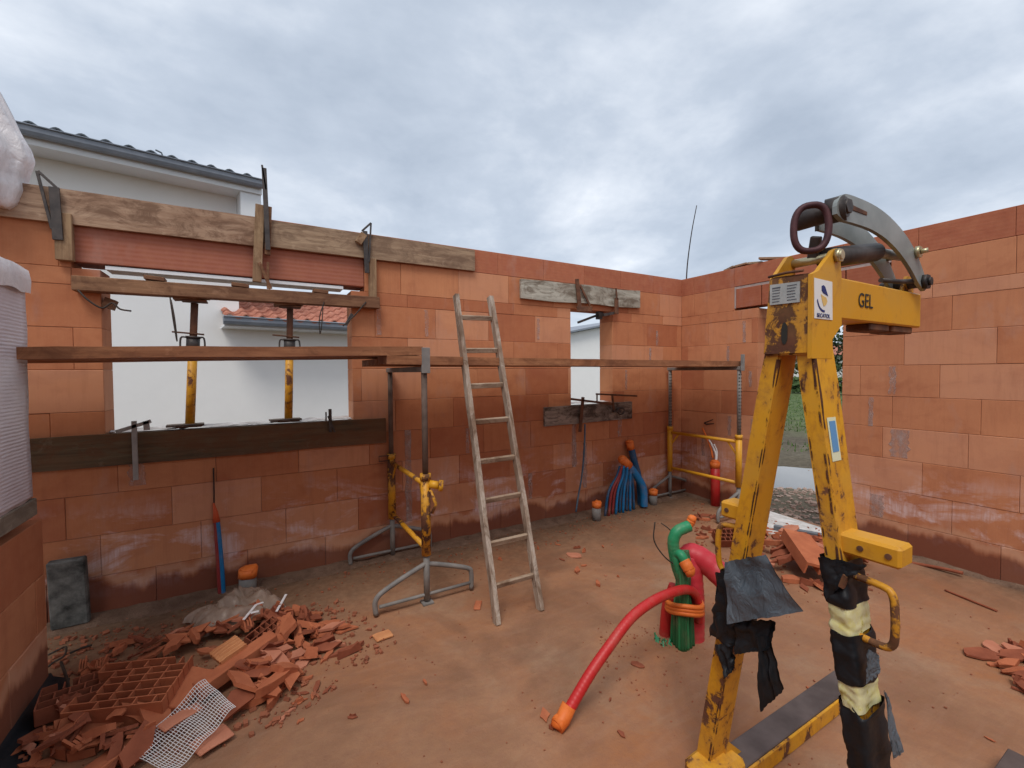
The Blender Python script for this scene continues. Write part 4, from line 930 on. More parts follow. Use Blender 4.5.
for k in range(26):
    v_ = q+Vector((rr.uniform(-.07, .05), rr.uniform(-.07, .06), 0)); b.bar((v_.x, v_.y, -.002), (v_.x+rr.uniform(-.02, .02), v_.y+rr.uniform(-.02, .02), rr.uniform(.005, .03)), .008, .004)
o = b.build('green_plastic_shavings', 'green_conduit', t); o['kind'] = 'stuff'
# red conduit sweeping down to the floor
e0 = Vector((-3.335, -2.10, 0)); dd = (g0+Vector((-.10, -.09, 0))-e0).normalized(); nn = Vector((-dd.y, dd.x, 0))
Q = lambda x, y: hp(x, y, e0, nn)
pts = [Q(563, 722), Q(570, 708), Q(590, 674), Q(608, 648), Q(630, 619), Q(650, 603), Q(668, 594), Q(684, 589.5), Q(693, 592), Q(698, 603), Q(699, 622)]
pts[0].z = .035
b = MB(); pipe(b, pts, .0235, 14); o = b.build('red_conduit', 'red_conduit'); tag(o, 'long red conduit arching from the green bundle down to the floor', 'conduit')
b = MB(); q = pts[0]; b.tube([q+Vector((.035, .005, .04)), q, q-Vector((.035, .006, .012))], .031, 12); b.sphere(q-Vector((.02, .0, .005)), .034, 2, (1, 1, .8), .4); b.build('taped_end', 'orange_cap', o)
rod('loose_wire', [G(655, 522, .1), G(654, 540, .12), G(663, 555, .12), G(674, 564, .1), G(684, 567, .08)], .0035, 'thin brown wire looping left of the green conduits', mat='wire_black')
rod('loose_wire', [G(661, 523, .0), G(668, 528, .0), G(676, 536, .0)], .003, 'short dark wire behind the top of the green conduits', mat='wire_black')
# blue bundle at the long wall
t = thing('conduit_bundle', 'blue conduits with a few red tubes rising against the long wall near the corner', 'conduit bundle', (-.85, -.08, 0))
b = MB(); pipe(b, [PA(641, 506, -.10), PA(639, 480, -.09), PA(634, 460, -.07), PA(631, 447, -.06)], .036, 14); k_ = b.build('large_blue_pipe', 'blue_dark', t)
b = MB(); b.tube([PA(631, 449, -.06), PA(629.5, 442, -.06)], .042, 12); b.sphere(PA(629.5, 441.5, -.06), .042, 2, (1, 1, .5), .2); b.build('orange_cap', 'orange_cap', k_)
b = MB(); pipe(b, [PA(644, 506, -.18), PA(643, 488, -.18), PA(636, 475, -.17), PA(628, 465, -.16)], .040, 14); k_ = b.build('large_blue_pipe', 'blue_conduit', t)
b = MB(); b.tube([PA(629, 466, -.16), PA(622, 459, -.16)], .047, 12); b.sphere(PA(622.5, 459.5, -.16), .047, 2, rough=.2); b.build('orange_cap', 'orange_cap', k_)
for k in range(9):
    x0 = 605+k*3.6; x1 = 617+k*1.9; d = -.16-.02*(k % 2)
    nm, mt = ('thin_red_tube', 'red_dark') if k in (1, 2) else ('thin_blue_tube', 'blue_conduit' if k % 2 else 'blue_dark')
    q = PA(x0, 511-k*.6, d); q.z = -.01
    b = MB(); pipe(b, [q, PA(x0*.7+x1*.3, 492, d), PA(x1, 476-.8*k*0, d), PA(x1+(3 if k < 3 else 1), 466, d)], .0135, 8, 4); b.build(nm, mt, t)
t = thing('conduit', 'tall red conduit with white and orange wires beside the corner trestle', 'conduit', (-.08, -.505, 0))
b = MB(); b.tube([(-.09, -.52, -.01), (-.085, -.515, .25), (-.08, -.505, .43)], .048, 14); b.build('red_pipe', 'red_conduit', t)
b = MB(); b.tube([(-.08, -.505, .41), (-.08, -.505, .47)], .053, 12); b.sphere((-.08, -.505, .47), .045, 2, (1, 1, .6), .3); b.build('orange_collar', 'orange_cap', t)
b = MB(); pipe(b, [Vector((-.08, -.505, .45)), PB(716, 455, -.06), PB(712, 445, -.05), PB(709, 440, -.05)], .010, 8); b.build('white_wire', 'white_wire', t)
b = MB(); pipe(b, [Vector((-.07, -.515, .45)), PB(717, 452, -.05), PB(714, 444, -.05)], .008, 8); b.build('white_wire', 'white_wire', t)
b = MB(); pipe(b, [PB(713, 458, -.06), PB(710.5, 447, -.05), PB(707, 438, -.04), PB(702.5, 428, -.03)], .010, 8); b.build('orange_wire', 'orange_cap', t)
t = thing('conduit', 'thin blue and dark red conduit pair with orange tape at left of the long wall', 'conduit', (-4.63, -.04, 0))
b = MB(); pipe(b, [PA(223.5, 597, -.06), PA(222, 570, -.05), PA(219.5, 540, -.035), PA(217.5, 521, -.03)], .014, 9); b.build('blue_tube', 'blue_conduit', t)
b = MB(); pipe(b, [PA(220, 596, -.06), PA(218.5, 570, -.05), PA(216.5, 540, -.035), PA(215.5, 521, -.03)], .012, 9); b.build('dark_red_tube', 'red_dark', t)
b = MB(); b.tube([PA(216.5, 522, -.03), PA(215.5, 512, -.025), PA(213.5, 503, -.02)], .022, 9, rf=lambda u: 1-.75*u); b.build('tape_tip', 'tape_red', t)
rod('cord', [PA(214, 512, -.02), PA(214, 490, -.012), PA(213.5, 468, -.008)], .0045, 'thin dark cord running up the long wall above the taped conduit')
m_simple('cord_blue', (.05, .10, .16), (.12, .17, .21), 12, .7, .2, .002)
rod('cord', [PA(585, 424, -.05), PA(584.5, 445, -.06), PA(582, 475, -.07), PA(578.5, 495, -.09), PA(576, 512, -.11)], .009, 'bluish cord hanging under the narrow window to the floor', mat='cord_blue', cat='cord')
for (px, py, h, r, lab) in ((248, 592, .105, .052, 'capped pipe stub by the long wall behind the plastic bag'), (596.5, 520, .125, .044, 'capped pipe stub left of the blue conduits'), (653, 504, .10, .045, 'capped pipe stub between the blue conduits and the corner trestle')):
    p = PF(px, py); t = thing('pipe_stub', lab, 'pipe stub', p, 'orange capped pipe stubs')
    b = MB(); b.tube([p+Vector((0, 0, -.01)), p+Vector((0, 0, h))], r, 16); b.build('grey_sleeve', 'pipe_grey', t)
    b = MB(); b.tube([p+Vector((0, 0, h-.0)), p+Vector((.003, 0, h+.055))], r*1.08, 16); b.sphere(p+Vector((.01, 0, h+.055)), r*.95, 2, (1, 1, .4), .5); b.jitter(.006, 14); b.build('orange_cap', 'orange_cap', t)
# rebar whip above the corner
b = MB(); b.tube(smooth_path([(.10, .02, 2.45), (.10, .0, 2.75), (.095, -.06, 3.1), (.10, -.125, 3.40)], 5), .008, 8, rf=lambda u: 1-.45*u); tag(b.build('reinforcing_bar', 'wire_black'), 'thin steel bar sticking up above the wall corner', 'rebar')

# ================================================================== ITEMS ON WALLS
for i, (x0, x1, y0, lab) in enumerate(((726, 737, 272, 'flat wooden scrap on the wall top, nearest the corner'), (737, 749, 269, 'flat wooden scrap on the wall top, second from the corner'), (750, 762, 266, 'dark broken wooden scrap on the wall top, third from the corner'), (760, 785, 263, 'longer pale wooden scrap on the wall top behind the lifting frame'))):
    a = PB(x0, y0, .05); c = PB(x1, y0-2.2, .05); b = MB(); b.box((.07, (a.y+c.y)/2, 2.562+.012*(i % 2)), (.12, abs(a.y-c.y), .022), Matrix.Rotation(R(7*(i-1.5)), 3, 'X') @ Matrix.Rotation(R(12*(i-1)), 3, 'Z'), .003); b.jitter(.008, 12)
    tag(b.build('wood_offcut', 'board_mid' if i in (0, 2) else 'offcut'), lab, 'offcut', 'wood scraps on the right-hand wall')
# dark block leaning at the left end
b = MB(); p = PF(72, 627); b.box((-5.355, -.075, .215), (.165, .05, .40), Matrix.Rotation(R(5), 3, 'X'), .008); b.jitter(.004, 14); tag(b.build('concrete_block', 'dark_block'), 'dark grey block standing against the long wall at the left corner', 'block')
# plank + wrapped stack on the stub
m_wood('board_grey2', (.20, .165, .125), (.33, .28, .21), 'y', stain=(.13, .09, .065), stain_amt=.5)
b = MB(); b.box((XC-.085, -1.675, .885), (.21, 1.80, .075), bev=.004); b.jitter(.003, 7); tag(b.build('pallet_timber', 'board_grey2'), 'thick grey-brown timber lying on the low wall at left under the wrapped stack', 'timber')
t = thing('wrapped_stack', 'tall stack wrapped in whitish netted film standing at the left edge', 'stack', (XC-.2, -1.4, .93))
b = MB(); ny, nz = 40, 50; y0, y1 = -.80, -2.0; z0, z1 = .925, 1.925
def packp(u, z, side):
    dz_ = noise.noise(Vector((u*4, z*3, side)))*.014+noise.noise(Vector((u*11, z*9, side)))*.005
    return dz_
rows = []
prof = []
for k in range(18): prof.append((XC+.012-.40+.40*k/17, y0+.0, 1))
for k in range(1, 30): prof.append((XC+.012, y0-(y0-y1)*k/29*1., 2))
for k in range(1, 18): prof.append((XC+.012-.40*k/17, y1, 3))
for k in range(1, 29): prof.append((XC-.388, y1+(y0-y1)*k/29, 4))
cen = Vector((XC-.19, (y0+y1)/2, 0))
for j in range(nz+1):
    v = j/nz; z = z0+(z1-z0)*v; row = []
    for (x, y, s_) in prof:
        p = Vector((x, y, z)); d = (p-cen); d.z = 0; sh = 1-.10*max(0, (v-.93)/.07)**2
        q = cen+d*sh+d.normalized()*(noise.noise(Vector((x*5, y*5, z*3)))*.014+noise.noise(Vector((x*13, y*13, z*9)))*.005); q.z = z+(.012*noise.noise(Vector((x*8, y*8, 1))) if j in (0, nz) else 0)
        row.append(b.bm.verts.new(q))
    rows.append(row)
for r0, r1 in zip(rows[:-1], rows[1:]):
    for k in range(len(prof)): b.bm.faces.new((r0[k], r0[(k+1) % len(prof)], r1[(k+1) % len(prof)], r1[k])).smooth = True
b.bm.faces.new(rows[-1]); b.bm.faces.new(rows[0][::-1])
b.build('wrapped_block', 'wrapped_pack', t)
b = MB(); prev = None
for i in range(40):
    y = y0+.012-i*.03; cur = []
    for k, (dx, z) in enumerate(((-.23, 1.945), (-.05, 1.955), (.024, 1.935), (.032, 1.88), (.028, 1.83+.06*noise.noise(Vector((y*5, 1, 0)))))):
        cur.append(b.bm.verts.new((XC+dx+.008*noise.noise(Vector((y*9, k, 3))), y+.004*noise.noise(Vector((y*6, k, 8))), z+.015*noise.noise(Vector((y*7, k, 0))))))
    if prev:
        for k in range(4): b.bm.faces.new((prev[k], prev[k+1], cur[k+1], cur[k])).smooth = True
    prev = cur
b.build('film_cap', 'film', t)
# crumpled film heaped on the wall at upper left
def blob(name, mat, c, size, seed, sub=5, fold=.20):
    b = MB(); g = bmesh.ops.create_icosphere(b.bm, subdivisions=sub, radius=1.)
    for v in g['verts']:
        n_ = v.co.normalized(); w = 1+fold*noise.noise(Vector((n_.x*2.2, n_.y*2.2, n_.z*1.1))+Vector((seed,)*3))+fold*.6*(1-abs(noise.noise(Vector((n_.x*5, n_.y*5, n_.z*1.8))+Vector((seed,)*3)))*3)*.35+.03*noise.noise(n_*13)
        v.co = Vector((n_.x*size[0]*w, n_.y*size[1]*w, n_.z*size[2]*w))+Vector(c)
    for f in b.bm.faces: f.smooth = True
    return b.build(name, mat)
def filmwall():
    outl = [(-.02, 2.99), (-.0, 2.82)]
    # silhouette in x as a function of height measured on the wall plane
    sil = [(2.385, -5.545), (2.42, -5.515), (2.50, -5.490), (2.56, -5.495), (2.62, -5.475), (2.68, -5.455), (2.74, -5.465), (2.82, -5.50), (2.92, -5.535), (3.02, -5.575), (3.12, -5.63), (3.2, -5.70)]
    b = MB(); rows = []
    for j in range(49):
        z = 2.385+(3.2-2.385)*j/48; M_ = 72
        for (za_, xa_), (zb2, xb2) in zip(sil[:-1], sil[1:]):
            if za_ <= z <= zb2+1e-6: xe = xa_+(xb2-xa_)*(z-za_)/(zb2-za_); break
        row = []; xw = -6.2
        for k in range(M_):
            a = 2*math.pi*k/M_; cx_ = (xe+xw)/2; rx = (xe-xw)/2; ry = .14+.03*math.sin(z*6)
            tp = 1-.0*(z > 3.1); fo = .014*noise.noise(Vector((math.cos(a)*3, math.sin(a)*3, z*1.2)))+.045*(abs(noise.noise(Vector((math.cos(a)*2.6+z*.8, math.sin(a)*2.6, z*.6))))-.2)+.012*(abs(noise.noise(Vector((math.cos(a)*7+z, math.sin(a)*7, z*1.5))))-.2)
            px_ = cx_+(rx+fo)*math.copysign(abs(math.cos(a))**.8, math.cos(a)); py_ = -.02+(ry+fo*2.2)*math.sin(a)*tp
            row.append(b.bm.verts.new((px_, py_, z+.02*noise.noise(Vector((a*2, z, 4))))))
        rows.append(row)
    for r0, r1 in zip(rows[:-1], rows[1:]):
        for k in range(72): b.bm.faces.new((r0[k], r0[(k+1) % 72], r1[(k+1) % 72], r1[k])).smooth = True
    b.bm.faces.new(rows[-1]); b.bm.faces.new(rows[0][::-1])
    return b.build('plastic_film', 'film')
tag(filmwall(), 'billowing white plastic film bundled over the left end of the long wall', 'plastic film')

# ================================================================== NEIGHBOURING HOUSES
ED = Vector((.98829, .15260, 0)); EN = Vector((.15260, -.98829, 0))      # along the eave, towards the camera
E0 = Vector((-4.24, 5.33, 0))
def HP(u, v, z): return E0+ED*u+EN*v+Vector((0, 0, z))         # u along eave (0 = right end), v towards camera
hs = thing('white_house', 'white rendered two-storey house with dark tiled roof behind the wide window', 'house', HP(-4, -3, -.2))
def hbox(b, u0, u1, v0, v1, z0, z1): b.box(HP((u0+u1)/2, (v0+v1)/2, (z0+z1)/2), (u1-u0, abs(v1-v0), z1-z0), Matrix((ED, -EN, (0, 0, 1))).transposed()); return b
b = MB(); hbox(b, -9, -.32, -.50, -7.5, -.2, 4.66); b.build('wall', 'render_white', hs)
b = MB(); hbox(b, -9.3, -.0, -.03, -.52, 4.60, 4.64); hbox(b, -9.3, 0, -.0, -.03, 4.58, 4.73); b.build('soffit', 'fascia_white', hs)
b = MB(); hbox(b, -.318, -.01, -.035, -.49, 4.16, 4.597); b.build('boxed_eave_end', 'fascia_white', hs)
def gutter(par, u0, u1, z, r=.075, v=.07):
    b = MB(); prof = [(-.0, .06), (-.0, -.02), (.02, -.055), (.06, -.075), (.10, -.06), (.125, -.02), (.13, .05), (.145, .06), (.145, .045)]
    rows = [[b.bm.verts.new(HP(u, v_ , z+zz_)) for v_, zz_ in prof] for u in (u0, u1)]
    for k in range(len(prof)-1): b.bm.faces.new((rows[0][k], rows[0][k+1], rows[1][k+1], rows[1][k]))
    b.bm.faces.new(rows[0]); b.bm.faces.new(rows[1][::-1])
    b.tube([HP(u0, .14, z+.055), HP(u1, .14, z+.055)], .012, 8)
    return b.build('gutter', 'gutter_grey', par)
gutter(hs, -9.3, .0, 4.735)
def tiles(par, u0, u1, z0, rise, depth, mat, pitch=.25, v0=.05, rowlen=.36, amp=.035):
    """interlocking clay tiles: rolled profile across, stepped rows up the slope"""
    b = MB(); nrow = int(depth/rowlen); cols = int((u1-u0)/pitch); sub = 8; sl = rise
    for j in range(nrow):
        rows = []
        for (dv, dz) in ((0, .028), (rowlen+.03, .0)):
            v = v0-(j*rowlen+dv)*math.cos(sl); z = z0+(j*rowlen+dv)*math.sin(sl)+dz
            row = []
            for i in range(cols*sub+1):
                u = u0+i*pitch/sub; ph = (i % sub)/sub
                h = amp*(math.sin(math.pi*min(1, ph/.55)) if ph < .55 else -.35*math.sin(math.pi*(ph-.55)/.45))
                row.append(HP(u, v, z+h))
            rows.append(row)
        T_ = [[b.bm.verts.new(p) for p in r] for r in rows]; B_ = [b.bm.verts.new(p-Vector((0, 0, .022))) for p in rows[0]]
        for i in range(cols*sub):
            b.bm.faces.new((T_[0][i], T_[0][i+1], T_[1][i+1], T_[1][i])).smooth = True
            b.bm.faces.new((B_[i], B_[i+1], T_[0][i+1], T_[0][i]))
    return b.build('roof_tiles', mat, par)
tiles(hs, -9.3, .02, 4.778, R(15), 3.9, 'tile_grey', v0=.13, pitch=.25, amp=.038)
b = MB(); b.prism([HP(-9.2, .0, 4.71), HP(-9.2, -3.6, 5.69), HP(-9.2, -7.4, 4.71)], HP(9.1, 0, 0)-HP(0, 0, 0)); b.build('roof_body', 'tile_grey', hs)
b = MB()
b.tube([HP(-1.35, .02, 4.84), HP(-1.36, -.03, 4.90), HP(-1.43, -.05, 4.93)], .012, 6)
b.build('tile_hook', 'tile_grey', hs)
wing = thing('white_house', 'low white wing with red clay tiles and grey gutter behind the rusty prop', 'house', HP(2.6, -2, -.2))
b = MB(); hbox(b, -.3199, 5.6, -.50, -5.0, -.2, 2.30); b.build('wall', 'render_white', wing)
b = MB(); hbox(b, -.60, 5.7, -.0, -.52, 2.27, 2.31); hbox(b, -.60, 5.7, .002, -.02, 2.315, 2.40); b.build('soffit', 'fascia_white', wing)
gutter(wing, -.62, 5.72, 2.37)
tiles(wing, -.60, 5.70, 2.40, R(17), 2.6, 'tile_red', v0=.13, pitch=.24, amp=.055)
b = MB(); b.prism([HP(-.30, .0, 2.33), HP(-.30, -2.5, 3.06), HP(-.30, -5.0, 2.33)], HP(5.95, 0, 0)-HP(0, 0, 0)); b.build('roof_body', 'tile_red', wing)
g2 = thing('white_house', 'white gable house with thin grey verge seen through the narrow window', 'house', (7.5, 9, -.2))
b = MB(); b.prism([(3.4, 8, -.2), (12.6, 8, -.2), (12.6, 8, 2.55), (8.0, 8, 3.40), (3.4, 8, 2.50)], (0, 7, 0)); b.build('wall', 'render_white', g2)
b = MB(); b.prism([(3.15, 7.8, 2.475), (8.0, 7.8, 3.43), (12.85, 7.8, 2.475), (12.85, 7.8, 2.535), (8.0, 7.8, 3.49), (3.15, 7.8, 2.535)], (0, 7.4, 0)); b.build('roof', 'gutter_grey', g2)
for (x, y, w, d, h, lab) in ((44, 15.0, 7, 6, 3.0, 'far white bungalow beyond the doorway with a pale roof'), (47, 26, 8, 6, 2.6, 'far cream outbuilding beyond the doorway, the left one')):
    t = thing('far_house', lab, 'house', (x, y, -.2)); b = MB(); b.box((x, y, h/2-.2), (d, w, h)); b.build('wall', 'render_white', t)
    b = MB(); b.prism([(x-d/2-.3, y-w/2-.3, h-.2), (x, y-w/2-.3, h+.9), (x+d/2+.3, y-w/2-.3, h-.2)], (0, w+.6, 0)); b.build('roof', 'tile_red', t)
    for k in (-1, 1): b = MB(); b.box((x-d/2-.01, y+k*w*.25, 1.3), (.04, 1.0, 1.2)); b.build('window', 'window_dark', t)

# ------------------------------------------------------------------ trees and hedge beyond the doorway
def tree(x, y, h, r, seed, mat, label, leaf=.35, n=1500, name='tree', cat='tree'):
    rr = random.Random(seed); t = thing(name, label, cat, (x, y, -.2), 'trees beyond the doorway'); b = MB()
    b.tube(smooth_path([(x, y, -.3), (x+.1, y, h*.25), (x-.1, y+.1, h*.55), (x, y, h*.85)], 4), h*.028, 8, rf=lambda u: 1-.75*u); 
    for k in range(7):
        a = rr.uniform(0, 6.28); z = h*rr.uniform(.3, .7); L_ = r*rr.uniform(.5, .9)
        b.tube([(x, y, z), (x+math.cos(a)*L_*.6, y+math.sin(a)*L_*.6, z+L_*.35), (x+math.cos(a)*L_, y+math.sin(a)*L_, z+L_*.6)], h*.010, 6, rf=lambda u: 1-.7*u)
    b.build('trunk', 'bark', t)
    b = MB(); cl = [(rr.gauss(0, .42)*r, rr.gauss(0, .42)*r, h*(.55+rr.uniform(-.30, .38)), r*rr.uniform(.22, .45)) for _ in range(26)]
    for i in range(n):
        c = cl[rr.randrange(26)]; d = Vector((rr.gauss(0, 1), rr.gauss(0, 1), rr.gauss(0, .8))).normalized()*c[3]*rr.uniform(.5, 1.1)
        p = Vector((x+c[0], y+c[1], c[2]))+d; u = Vector((rr.gauss(0, 1), rr.gauss(0, 1), rr.gauss(0, .6))).normalized(); v = u.cross(Vector((rr.gauss(0, 1), rr.gauss(0, 1), rr.gauss(0, 1)))).normalized(); s_ = leaf*rr.uniform(.5, 1.1)
        b.bm.faces.new([b.bm.verts.new(q) for q in (p-u*s_*.5, p+v*s_*.28, p+u*s_*.5, p-v*s_*.28)])
    b.build('crown', mat, t, fixn=False)
for i, (x, y, h, r, lab) in enumerate(((34, 13.4, 6.0, 2.2, 'dark round tree beyond the doorway, right of the frame head'), (38, 17.5, 5.0, 2.4, 'broad dark tree beyond the doorway, second from the right'), (36, 21, 4.6, 2.0, 'smaller dark tree beyond the doorway, in the middle of the row'),
                                       (40, 25.5, 6.4, 2.6, 'tall dark tree beyond the doorway, left side of the row'), (35, 9.5, 5.4, 2.4, 'dark tree hidden mostly by the right-hand wall'))):
    tree(x, y, h, r, 40+i, 'foliage_dark' if i % 2 == 0 else 'foliage_mid', lab)
t = thing('hedge', 'low green hedge running across the field beyond the doorway', 'hedge', (29, 15, -.2)); b = MB(); rr = random.Random(3)
for i in range(3500):
    p = Vector((29+rr.uniform(-.5, .5), 6+rr.uniform(0, 20), -.1+rr.random()**.7*1.0)); u = Vector((rr.gauss(0, 1), rr.gauss(0, 1), rr.gauss(0, 1))).normalized(); v = u.orthogonal().normalized(); s_ = rr.uniform(.1, .28)
    b.bm.faces.new([b.bm.verts.new(q) for q in (p-u*s_, p+v*s_*.6, p+u*s_, p-v*s_*.6)])
b.build('foliage', 'foliage_mid', t, fixn=False)
# grass tufts, stones, clods outside
b = MB(); rr = random.Random(8)
for i in range(9000):
    x = rr.uniform(5, 26); y = rr.uniform(-2, 3+x*.7)
    if noise.noise(Vector((x*.5, y*.5, 2))) < -.25+(9-x)*.06: continue
    s_ = rr.uniform(.03, .10); p = Vector((x, y, gz(x, y) if x < 12 else -.2)); a = rr.uniform(0, 6.28)
    b.bm.faces.new([b.bm.verts.new(q) for q in (p+Vector((math.cos(a)*.02, math.sin(a)*.02, 0)), p-Vector((math.cos(a)*.02, math.sin(a)*.02, 0)), p+Vector((rr.uniform(-.04, .04), rr.uniform(-.04, .04), s_)))])
tag(b.build('grass', 'grass_blades', local=True, fixn=False), 'sparse grass on the field beyond the doorway', 'grass', kind='stuff')
def pebble(b, p, s_, rr):
    g = bmesh.ops.create_icosphere(b.bm, subdivisions=1, radius=s_)
    for v in g['verts']: v.co = Vector(p)+Vector((v.co.x*rr.uniform(.7, 1.3), v.co.y*rr.uniform(.7, 1.3), v.co.z*rr.uniform(.4, .8)))
b = MB()
for i in range(1500):
    x = rr.uniform(.35, 3.6); y = -.7+rr.gauss(0, .6)
    if y < -2.2: continue
    pebble(b, (x, y, gz(x, y)+.004), rr.uniform(.008, .03), rr)
m_simple('gravel', (.17, .10, .075), (.40, .30, .25), 3, .95, .3, .004)
tag(b.build('gravel', 'gravel', local=True), 'reddish gravel and clods outside the doorway', 'gravel', kind='stuff')
# limed panel and grey profile across the doorway threshold
a_, c_ = PF(774, 501, -.02), PF(855, 531, -.02)
b = MB(); d_ = (c_-a_).normalized(); n_ = Vector((-d_.y, d_.x, 0)); b.prism([PF(770, 511, -.0), PF(860, 540, .0), PF(860, 556, .01), PF(766, 532, .01)], (0, 0, -.03)); b.jitter(.003, 6)
tag(b.build('limed_panel', 'limed_panel'), 'dirty whitish panel lying across the doorway threshold', 'panel')
b = MB(); b.bar(PF(774, 527, .03), PF(858, 543, .03), .05, .04, bev=.003); tag(b.build('grey_profile', 'pvc_grey'), 'dark grey plastic profile lying on the whitish panel', 'profile')

# ================================================================== RUBBLE
HG = {}
def hget(x, y): return HG.get((round(x/.03), round(y/.03)), .0)
def stamp(x, y, r, z):
    n = int(r/.03)+1
    for i in range(-n, n+1):
        for j in range(-n, n+1):
            if i*i+j*j <= (r/.03)**2:
                k = (round(x/.03)+i, round(y/.03)+j); HG[k] = max(HG.get(k, 0.), z)
def shard_mesh(seed, mat, kind):
    """broken piece of a hollow clay block: thin plate with ragged outline; 'rib' adds the stubs of the inner webs"""
    rr = random.Random(seed); b = MB(); n = rr.randint(4, 7); L_ = rr.uniform(.04, .105); W_ = L_*rr.uniform(.28, .62); th = rr.uniform(.009, .015)
    pts = []
    for k in range(n):
        a = 2*math.pi*(k+rr.uniform(-.25, .25))/n; pts.append(Vector((L_*math.cos(a)*rr.uniform(.8, 1.15), W_*math.sin(a)*rr.uniform(.8, 1.15), 0)))
    ex = []
    for p, q in zip(pts, pts[1:]+pts[:1]):
        ex.append(p); ex.append(p.lerp(q, rr.uniform(.3, .7))+Vector((rr.uniform(-1, 1), rr.uniform(-1, 1), 0))*.008)
    b.prism(ex, (0, 0, th))
    if kind == 'rib':
        for s_ in (-.5, .0, .5):
            hh = rr.uniform(.015, .05); yy = W_*s_; b.prism([(-L_*.6, yy-.004, th-.001), (L_*.55, yy-.004, th-.001), (L_*.5*rr.uniform(.3, 1), yy-.004, th+hh), (-L_*.55*rr.uniform(.4, 1), yy-.004, th+hh*rr.uniform(.5, 1))], (0, .008, 0))
    elif kind == 'angle':
        hh = rr.uniform(.02, .045); b.prism([(-L_*.7, W_*.7, 0), (L_*.7, W_*.7, 0), (L_*.6, W_*.7, hh), (0, W_*.7, hh*.7), (-L_*.5, W_*.7, hh*1.1)], (0, th, 0))
    if kind == 'chunk':
        for v in b.bm.verts:
            if v.co.z > 0: v.co.z *= rr.uniform(1.6, 2.6)
    bmesh.ops.recalc_face_normals(b.bm, faces=b.bm.faces)
    me = bpy.data.meshes.new('clay_shard'); me['form'] = kind; b.bm.to_mesh(me); b.bm.free(); me.materials.append(MATS[mat]); return me, L_, W_, th
rr = random.Random(77); SH = []
for i in range(30): SH.append(shard_mesh(200+i, ['clay_shard', 'clay_dark', 'clay_shard', 'clay_pale', 'clay_dark', 'clay_shard'][i % 6], ['flat', 'flat', 'rib', 'flat', 'flat', 'chunk', 'flat', 'angle', 'flat'][(i*7) % 9]))
def drop(x, y, lab, group, scale=1., idx=None, tilt=.25, name='clay_shard'):
    me, L_, W_, th = SH[idx if idx is not None else rr.randrange(len(SH))]
    o = bpy.data.objects.new(name, me); C.objects.link(o); yaw = rr.uniform(0, 6.28); s_ = scale*rr.uniform(.8, 1.15)
    e = Vector((math.cos(yaw), math.sin(yaw), 0)); f = Vector((-e.y, e.x, 0)); L2, W2_ = L_*s_*.8, W_*s_*.8
    h = [hget(*(Vector((x, y, 0))+q)[:2]) for q in (e*L2, -e*L2, f*W2_, -f*W2_, Vector((0, 0, 0)))]
    tx = max(-.45, min(.45, math.atan2(h[0]-h[1], 2*L2))); ty = max(-.45, min(.45, math.atan2(h[2]-h[3], 2*W2_)))
    zc = min(.085, max((h[0]+h[1])/2, (h[2]+h[3])/2, h[4]*.85))
    rot = Matrix.Rotation(yaw, 3, 'Z') @ Matrix.Rotation(-tx+rr.uniform(-tilt, tilt)*.3, 3, 'Y') @ Matrix.Rotation(ty+rr.uniform(-tilt, tilt)*.3, 3, 'X')
    o.rotation_euler = rot.to_euler(); o.scale = (s_,)*3; o.location = (x, y, zc+.002)
    stamp(x, y, (L2+W2_)*.42, zc+th*s_*1.35+.003)
    look = {'clay_shard': 'orange-red', 'clay_dark': 'dark red', 'clay_pale': 'pale pinkish'}[me.materials[0].name]
    form = {'rib': 'ribbed', 'angle': 'angled', 'chunk': 'thick', 'flat': 'flat thin'}[me['form']]
    return tag(o, look+' '+form+' '+lab, 'shard', group)
EXCL = []
def inpoly(x, y, P_):
    c = False; n = len(P_)
    for i in range(n):
        (x1, y1), (x2, y2) = P_[i], P_[i-1]
        if (y1 > y) != (y2 > y) and x < (x2-x1)*(y-y1)/(y2-y1)+x1: c = not c
    return c
def scatter(poly_pix, n, lab, group, scale=1.):
    P_ = [tuple(PF(*q)[:2]) for q in poly_pix]; xs = [p[0] for p in P_]; ys = [p[1] for p in P_]; k = 0; tries = 0
    while k < n and tries < 5000:
        tries += 1; x, y = rr.uniform(min(xs), max(xs)), rr.uniform(min(ys), max(ys))
        if inpoly(x, y, P_) and not any((x-ex)**2+(y-ey)**2 < er*er for ex, ey, er in EXCL): drop(x, y, lab, group, scale); k += 1
SC_ = []
# --- larger recognisable pieces first (left heap)
def hollow(name, lab, c, size, cells, rot, mat, hgt, skip=(), curve=False):
    """open end of a hollow block: a web grid of thin walls"""
    L_, W_ = size; nx, ny = cells; b = MB(); w = .0048
    for j in range(ny+1):
        y = -W_/2+W_*j/ny
        for i in range(nx):
            if (i, j, 'h') in skip: continue
            x0 = -L_/2+L_*i/nx; x1 = x0+L_/nx; b.box(((x0+x1)/2, y, hgt/2), (x1-x0-(.0 if 1 else 0)+.0, w, hgt*(1-.06*((i*3+j) % 3))))
    for i in range(nx+1):
        for j in range(ny):
            if (i, j, 'v') in skip: continue
            x = -L_/2+L_*i/nx+(.5*L_/nx if j in (0, ny-1) and 0 < i < nx else 0); y0 = -W_/2+W_*j/ny; y1 = y0+W_/ny
            b.box((x, (y0+y1)/2, hgt/2), (w, y1-y0-w, hgt*(1-.05*((i+j) % 3))))
    b.box((0, 0, .006), (L_-w, W_-w, .006))
    me_rot = rot; bmesh.ops.transform(b.bm, matrix=Matrix.Translation(Vector(c)) @ me_rot.to_4x4(), verts=b.bm.verts)
    return tag(b.build(name, mat), lab, 'brick')
